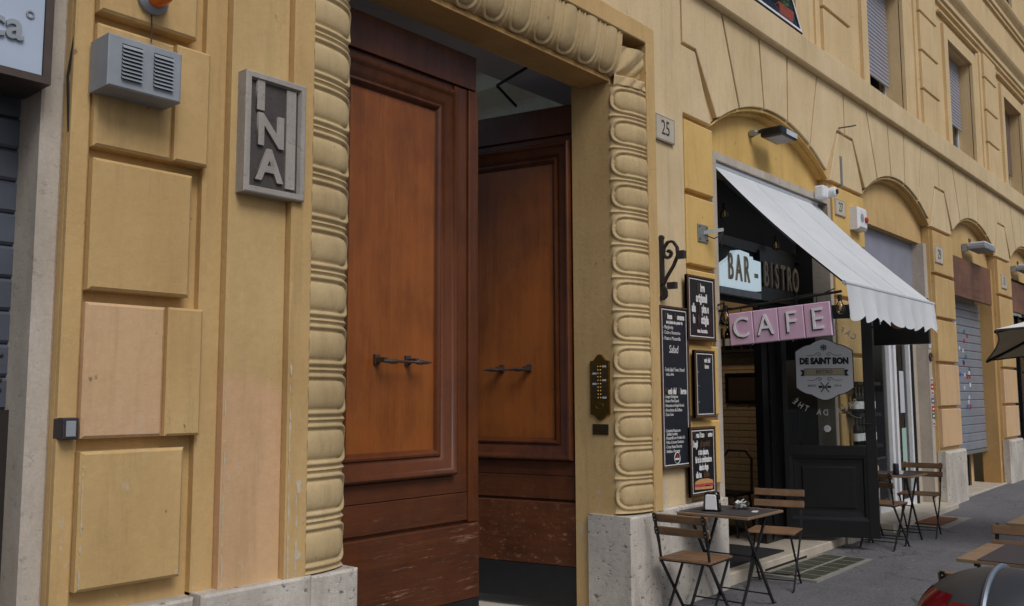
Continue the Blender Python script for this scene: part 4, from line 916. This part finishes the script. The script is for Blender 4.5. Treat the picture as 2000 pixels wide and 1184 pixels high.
# ------------------------------------------------------------------ pavement furniture
PLt = thing('pavement_light', 'cement framed pavement light with rows of green glass tiles before the bistro step', 'pavement light', (8.2, -.32, g(8.2)))
MB().prism([(-.66, -.01), (.66, -.01), (.66, .012), (-.66, .012)], -.25, .24).build('frame', 'cement', PLt)
tm = MB().box(-.085, .085, -.09, .09, .004, .0165).mesh('tile', 'paving_tile')
for i in range(6):
    for j in range(2): inst('tile', tm, PLt, (-.525+i*.21, -.115+j*.22, 0))
tag(MB().box(7.12, 8.3, .05, .6, .0755, .09).build('door_mat', 'mat_black'), 'black door mat on the stone step of the bistro doorway', 'mat')
tag(MB().box(-.37, .37, -.21, .19, -.0, .014).build('coir_mat', 'mat_brown', None, (11.66, -.29, g(11.66)+.012)), 'brown square cover set in a cement frame before the farther chairs', 'cover')
PV = MB().box(-.5, .62, -.31, .24, -.02, .008).build('cement_frame', 'cement', None, (11.66, -.29, g(11.66))); tag(PV, 'pale cement border around the brown square in the pavement', 'cover')
tag(MB().box(7.65, 8.55, -.064, -.061, .0, .018).build('vent_slot', 'dark_void'), 'narrow dark vent slot at the foot of the bistro step', 'slot')
def chair(loc, rz, label):
    t = thing('folding_chair', label, 'chair', loc, rz, 'folding wooden chairs of the cafe')
    W2 = .185
    for i in range(6): MB().box(.005+i*.063, .06+i*.063, -.195, .195, .44, .455).build('seat_slat', 'chair_wood', t, bevel=.003)
    for z, x in ((.735, -.045), (.645, -.022)):
        m = MB(); m.box(-.009, .009, -.21, .21, -.029, .029); o = m.build('back_slat', 'chair_wood', t, (x+.006, 0, z), bevel=.004); o.rotation_euler = (0, radians(-16), 0)
    for s_ in (-1, 1):
        y = s_*W2
        MB().bar((-.068, y, .768), (-.0, y, .56), .022, .009, (0, 1, 0)).bar((-.0, y, .56), (.03, y, .43), .012, .018, (0, 1, 0)).bar((.03, y, .43), (.385, y, .012), .012, .02, (0, 1, 0)).bar((.385, y, .006), (.425, y, .006), .010, .008, (0, 1, 0)).build('leg', 'iron_black', t)
        MB().bar((.365, y-s_*.016, .435), (.03, y-s_*.016, .012), .012, .02, (0, 1, 0)).bar((.03, y-s_*.014, .006), (-.01, y-s_*.014, .006), .010, .008, (0, 1, 0)).build('leg', 'iron_black', t)
        MB().bar((0, y-s_*.006, .433), (.385, y-s_*.006, .433), .012, .012, (0, 1, 0)).build('seat_rail', 'iron_black', t)
        for z, x in ((.722, -.026), (.75, -.031), (.632, -.004), (.658, -.01)): MB().lathe([(.005, 0), (.004, -.004)], 6, (-.0-(z-.56)*.327-.0055, y, z), 'x').build('rivet', 'galvanised', t)
    for p in ((.33, .075), (.085, .075), (.02, .435)): MB().tube([(p[0], -W2, p[1]), (p[0], W2, p[1])], .005, 6).build('crossbar', 'iron_black', t)
    return t
def table(loc, label, sx=.56, sy=.58, rz=0):
    t = thing('folding_table', label, 'table', loc, rz, 'folding wooden tables of the cafe')
    n = 9; d = sx/n
    for i in range(n): MB().box(-sx/2+i*d+.002, -sx/2+(i+1)*d-.003, -sy/2, sy/2, .685, .703).build('top_slat', 'table_wood', t, bevel=.003)
    for y in (-sy*.36, sy*.36):
        MB().bar((-sx*.36, y, .68), (sx*.42, y, .012), .014, .022, (0, 1, 0)).bar((sx*.42, y, .006), (sx*.5, y, .006), .012, .008, (0, 1, 0)).build('leg', 'iron_black', t)
        MB().bar((sx*.36, y*.92, .68), (-sx*.42, y*.92, .012), .014, .022, (0, 1, 0)).bar((-sx*.42, y*.92, .006), (-sx*.5, y*.92, .006), .012, .008, (0, 1, 0)).build('leg', 'iron_black', t)
        MB().bar((-sx*.48, y*.96, .676), (sx*.48, y*.96, .676), .014, .014, (0, 1, 0)).build('top_rail', 'iron_black', t)
    for x, z in ((.34*sx, .08), (-.34*sx, .08), (0, .38)): MB().tube([(x, -sy*.35, z), (x, sy*.35, z)], .006, 6).build('crossbar', 'iron_black', t)
    return t
def mat(loc, sx, sy, label): tag(MB().box(-sx/2, sx/2, -sy/2, sy/2, 0, .004).build('table_mat', 'vinyl', None, loc), label, 'table mat')
t1 = (6.395, -.38, g(6.4)); table(t1, 'folding slatted table holding a napkin dispenser by the plinth', .60, .60)
mat((t1[0]-.01, t1[1]-.0, t1[2]+.7035), .50, .56, 'dark vinyl mat under the napkin dispenser')
chair((5.62, -.425, g(5.6)), radians(3), 'folding chair between the plinth and the napkin table, near the carved door')
chair((7.44, -.30, g(7.4)), radians(180+12), 'folding chair with its back to the open black door, at the napkin table')
table((10.03, -.40, g(10)), 'folding slatted table with a white ashtray before the second shop', .56, .56); mat((10.03, -.40, g(10)+.7035), .46, .5, 'dark vinyl mat under the white ashtray')
chair((10.78, -.48, g(10.8)), radians(180+6), 'folding chair standing before the grey stone pier, at the ashtray table'); chair((9.4, -.42, g(9.4)), radians(-3), 'folding chair half hidden behind the open black bistro door')
table((5.70, -2.55, g(5.7)), 'kerbside folding table with bare slats along one edge of its mat', .66, .60); mat((5.70, -2.60, g(5.7)+.7035), .655, .49, 'dark vinyl mat leaving the slats bare on the kerbside table')
chair((6.34, -2.41, g(6.3)), radians(180), 'folding chair at the kerbside, facing the scooter across the bare slatted table'); chair((4.70, -2.57, g(4.7)), 0, 'folding chair right beside the parked scooter')
table((7.22, -2.46, g(7.2)), 'farther kerbside folding table behind a chair back', .60, .60)
NH = thing('napkin_dispenser', 'black napkin dispenser with white napkins on the cafe table', 'napkin dispenser', (6.28, -.30, t1[2]+.708), radians(-72))
MB().prism([(-.062, 0), (.062, 0), (.052, .13), (.04, .142), (-.04, .142), (-.052, .13)], -.05, .05, .012).build('case', 'black_gloss', NH, bevel=.004)
MB().prism([(-.045, .012), (.045, .012), (.04, .115), (.03, .125), (-.03, .125), (-.04, .115)], -.0545, -.048, .004).build('napkins', 'white_paint', NH)
o = MB().box(-.07, .07, -.058, .058, -.004, .008).build('foot', 'black_gloss', NH)
MB().box(.056, .0605, -.02, .02, .06, .085).build('emblem', 'badge_tan', NH)
SG = thing('sugar_bowl', 'square glass bowl of sugar sachets on the napkin table', 'bowl', (6.52, -.42, t1[2]+.709), radians(20))
MB().frame(-.06, .06, -.05, .05, [(0, 0), (0, .0)]).box(-.055, .055, -.05, .05, 0, .006).box(-.06, -.055, -.055, .055, 0, .05).box(.055, .06, -.055, .055, 0, .05).box(-.055, .055, -.055, -.05, 0, .05).box(-.055, .055, .05, .055, 0, .05).build('bowl', 'glass_clear', SG)
rs = random.Random(5)
for i in range(12):
    m = MB().box(-.04, .04, -.012, .012, -.002, .002); o = m.build('sachet', rs.choice(['white_paint', 'white_paint', 'badge_tan', 'white_dirty']), SG, (rs.uniform(-.015, .015), rs.uniform(-.03, .03), .02+.003*i)); o.rotation_euler = (rs.uniform(-.5, .5), rs.uniform(-.4, .4), rs.uniform(-.6, .6))
o = tag(MB().box(-.045, .045, -.02, .02, 0, .002).build('sachet', 'white_paint', None, (6.43, -.575, t1[2]+.708)), 'single white sachet lying on the dark mat of the napkin table', 'sachet'); o.rotation_euler = (0, 0, .3)
CD = tag(MB().add([(-.04, -.02, 0), (.04, -.02, 0), (.04, 0, .05), (-.04, 0, .05), (-.04, .02, 0), (.04, .02, 0)], [(0, 1, 2, 3), (3, 2, 5, 4), (0, 3, 4), (1, 5, 2)]).build('table_card', 'badge_tan', None, (6.46, -.17, t1[2]+.708)), 'small folded beige card behind the napkin dispenser', 'card'); CD.rotation_euler = (0, 0, -.6)
AS = tag(MB().lathe([(.05, 0), (.055, .03), (.048, .03), (.042, .008), (.0, .008)], 20).build('ashtray', 'white_paint', None, (9.98, -.48, g(10)+.708), smooth=True), 'white round ashtray on the farther cafe table', 'ashtray')
DC = thing('drink_can', 'dark drink can with a pale rim on the farther cafe table', 'can', (9.86, -.50, g(10)+.708)); MB().lathe([(.026, 0), (.03, .006), (.03, .10), (.026, .11)], 16).build('body', 'print_dark', DC, smooth=True); MB().lathe([(.027, .11), (.027, .116)], 16).build('rim', 'silver', DC)
# parasol by the kerb
PA = thing('parasol', 'square beige-lined parasol with a white top reaching in above the pavement', 'parasol', (10.75, -2.3, g(10.7)))
cA = Vector((11.45, -1.05, 1.925)); cB = Vector((9.45, -1.60, 2.14)); ctr = Vector((10.75, -2.3, 2.62)); P0 = Vector((10.75, -2.3, g(10.7)))
cC = Vector((2*10.75-11.45, -4.6+1.05, 2.2)); cD = Vector((2*10.75-9.45, -4.6+1.60, 2.0))
cs_ = [cA, cB, cC, cD]
for i in range(4):
    p, q = cs_[i], cs_[(i+1) % 4]
    def fn(u, v, p=p, q=q):
        e = p.lerp(q, u); r_ = ctr.lerp(e, v); k = 4*u*(1-u)
        r_ = r_ + (ctr-e)*(.07*k*v*v) + Vector((0, 0, -.10*sin(pi*v)*(1-.3*k)*.6)); return r_-P0
    MB().grid(fn, 14, 10).build('canopy_panel', 'parasol_cloth', PA, smooth='all', fix=False)
    MB().grid(lambda u, v: fn(u, v)+Vector((0, 0, .012)), 14, 10).build('canopy_top', 'parasol_top', PA, smooth='all', fix=False)
    MB().tube([fn(0, t)-Vector((0, 0, .014)) for t in [k/8 for k in range(9)]], .016, 6).build('rib', 'shelf_dark', PA)
    MB().tube([fn(t, 1)-Vector((0, 0, .003)) for t in [k/12 for k in range(13)]], .008, 6).build('hem', 'shelf_dark', PA)
MB().tube([(0, 0, 0), (0, 0, 2.75)], .024, 10).build('pole', 'shelf_dark', PA, smooth=True); MB().box(-.25, .25, -.25, .25, 0, .06).build('foot', 'cement', PA, bevel=.01)
# ------------------------------------------------------------------ scooter
SC = thing('scooter', 'dark grey scooter with a rounded top box and red lenses parked beside the kerbside chairs', 'scooter', (3.05, -3.01, g(3)-.152))
def supell(cx, cy, cz, a, b, c, e1=.6, e2=.55, nu=28, nv=16, cut=None):
    f = lambda w, m: (1 if w >= 0 else -1)*abs(w)**m
    def fn(u, v):
        th = 2*pi*u; ph = pi*(v-.5); z = cz+c*f(sin(ph), e1)
        if cut is not None: z = max(z, cut)
        return (cx+a*f(cos(ph), e1)*f(cos(th), e2), cy+b*f(cos(ph), e1)*f(sin(th), e2), z)
    return MB().grid(fn, nu, nv)
tcz = 1.06
supell(0, 0, tcz, .235, .25, .19, .95, .9, 48, 24, tcz-.02).build('top_box_lid', 'plastic_dark', SC, smooth='all')
supell(0, 0, tcz-.03, .228, .228, .15, .6, .75, 48, 24).build('top_box', 'plastic_dark', SC, smooth='all')
rl = supell(-.006, 0, tcz-.01, .236, .236, .15, .7, .75, 64, 32)
def strip(name, mat_, th0, th1, z0, z1, a, b, zz=0, push=.004):
    f = lambda w, m: (1 if w >= 0 else -1)*abs(w)**m
    def fn(u, v):
        th = th0+(th1-th0)*u; z = z0+(z1-z0)*v; s = max(0, 1-abs((z-tcz)/.19)**(2/.95))**(.475)
        return ((a+push)*s*f(cos(th), .9), (b+.015+push)*s*f(sin(th), .9), z)
    MB().grid(fn, 20, 8).build(name, mat_, SC, smooth='all')
strip('red_lens', 'red_lens', radians(100), radians(150), tcz+.0, tcz+.128, .235, .235); strip('red_lens', 'red_lens', radians(152), radians(174), tcz-.02, tcz+.112, .235, .235)
strip('clear_lens', 'white_dirty', radians(174.5), radians(178.5), tcz-.0, tcz+.10, .235, .235); strip('red_lens', 'red_lens', radians(186), radians(260), tcz-.0, tcz+.11, .235, .235)
f_ = lambda t: (-(.235+.003)*cos(t)**.95 if cos(t) > 0 else (.238)*abs(cos(t))**.95, 0.0, tcz+(.193)*sin(t)**.95)
MB().tube([(f_(t)[0], .015, f_(t)[2]) for t in [radians(18+i*7) for i in range(21)]], .008, 6).build('silver_trim', 'silver', SC, smooth=True)
supell(.62, 0, .78, .42, .15, .07, .7, .7).build('seat', 'rubber', SC, smooth='all'); supell(.50, 0, .60, .52, .17, .16, .7, .7).build('rear_body', 'plastic_dark', SC, smooth='all')
MB().box(-.12, .3, -.08, .08, .80, .83).build('rack', 'iron_black', SC, bevel=.01)
for x in (.28, 1.52):
    MB().lathe([(.16, -.05), (.215, -.055), (.235, -.03), (.235, .03), (.215, .055), (.16, .05)], 28, (x, 0, .27), 'y').build('wheel', 'rubber', SC, smooth=True); MB().lathe([(.02, -.045), (.16, -.04), (.16, .04), (.02, .045)], 20, (x, 0, .27), 'y').build('rim', 'silver', SC)
MB().box(.75, 1.28, -.16, .16, .24, .34).build('footboard', 'plastic_dark', SC, bevel=.03); supell(1.32, 0, .66, .10, .22, .36, .6, .6).build('front_shield', 'plastic_dark', SC, smooth='all')
MB().tube([(1.34, 0, .95), (1.52, 0, .24)], .03, 8).build('fork', 'iron_black', SC); MB().tube([(1.2, -.33, 1.0), (1.3, -.1, 1.0), (1.3, .1, 1.0), (1.2, .33, 1.0)], .016, 8).build('handlebar', 'rubber', SC)
for s_ in (-1, 1):
    MB().tube([(1.25, s_*.20, 1.0), (1.24, s_*.14, 1.18), (1.22, s_*.11, 1.235)], .007, 6).build('mirror_stem', 'iron_black', SC); supell(1.21, s_*.11, 1.265, .03, .075, .055).build('mirror', 'rubber', SC, smooth='all')

# flaked paint along the arrises beside the street door and over the plinth
rc = random.Random(11)
def flakes(xe, yf, z0, z1, n, wmax, parent=WALL):
    b = MB()
    for i in range(n):
        z = z0+(z1-z0)*rc.random()**1.7; hgt = rc.uniform(.006, .05); wd = rc.uniform(.002, wmax); y = yf-.0010-i*.00005
        k = 6; pts = [(xe+.003+wd*.5+wd*.5*cos(2*pi*j/k)*rc.uniform(.5, 1.1), y, z+hgt*sin(2*pi*j/k)*rc.uniform(.6, 1.1)) for j in range(k)]
        b.add(pts, [tuple(range(k))])
    o = b.build('paint_flakes', 'old_limewash', parent, fix=False); o['kind'] = 'stuff'
flakes(2.242, -.088, .72, 1.75, 46, .010); flakes(2.556, -.128, .72, 1.7, 50, .016); flakes(1.631, -.075, .82, 1.3, 16, .010); flakes(2.60, -.128, .72, 1.15, 16, .045)
flakes(6.0, -.045, .72, .98, 26, .09); flakes(5.735, -.138, .72, 1.9, 40, .010)
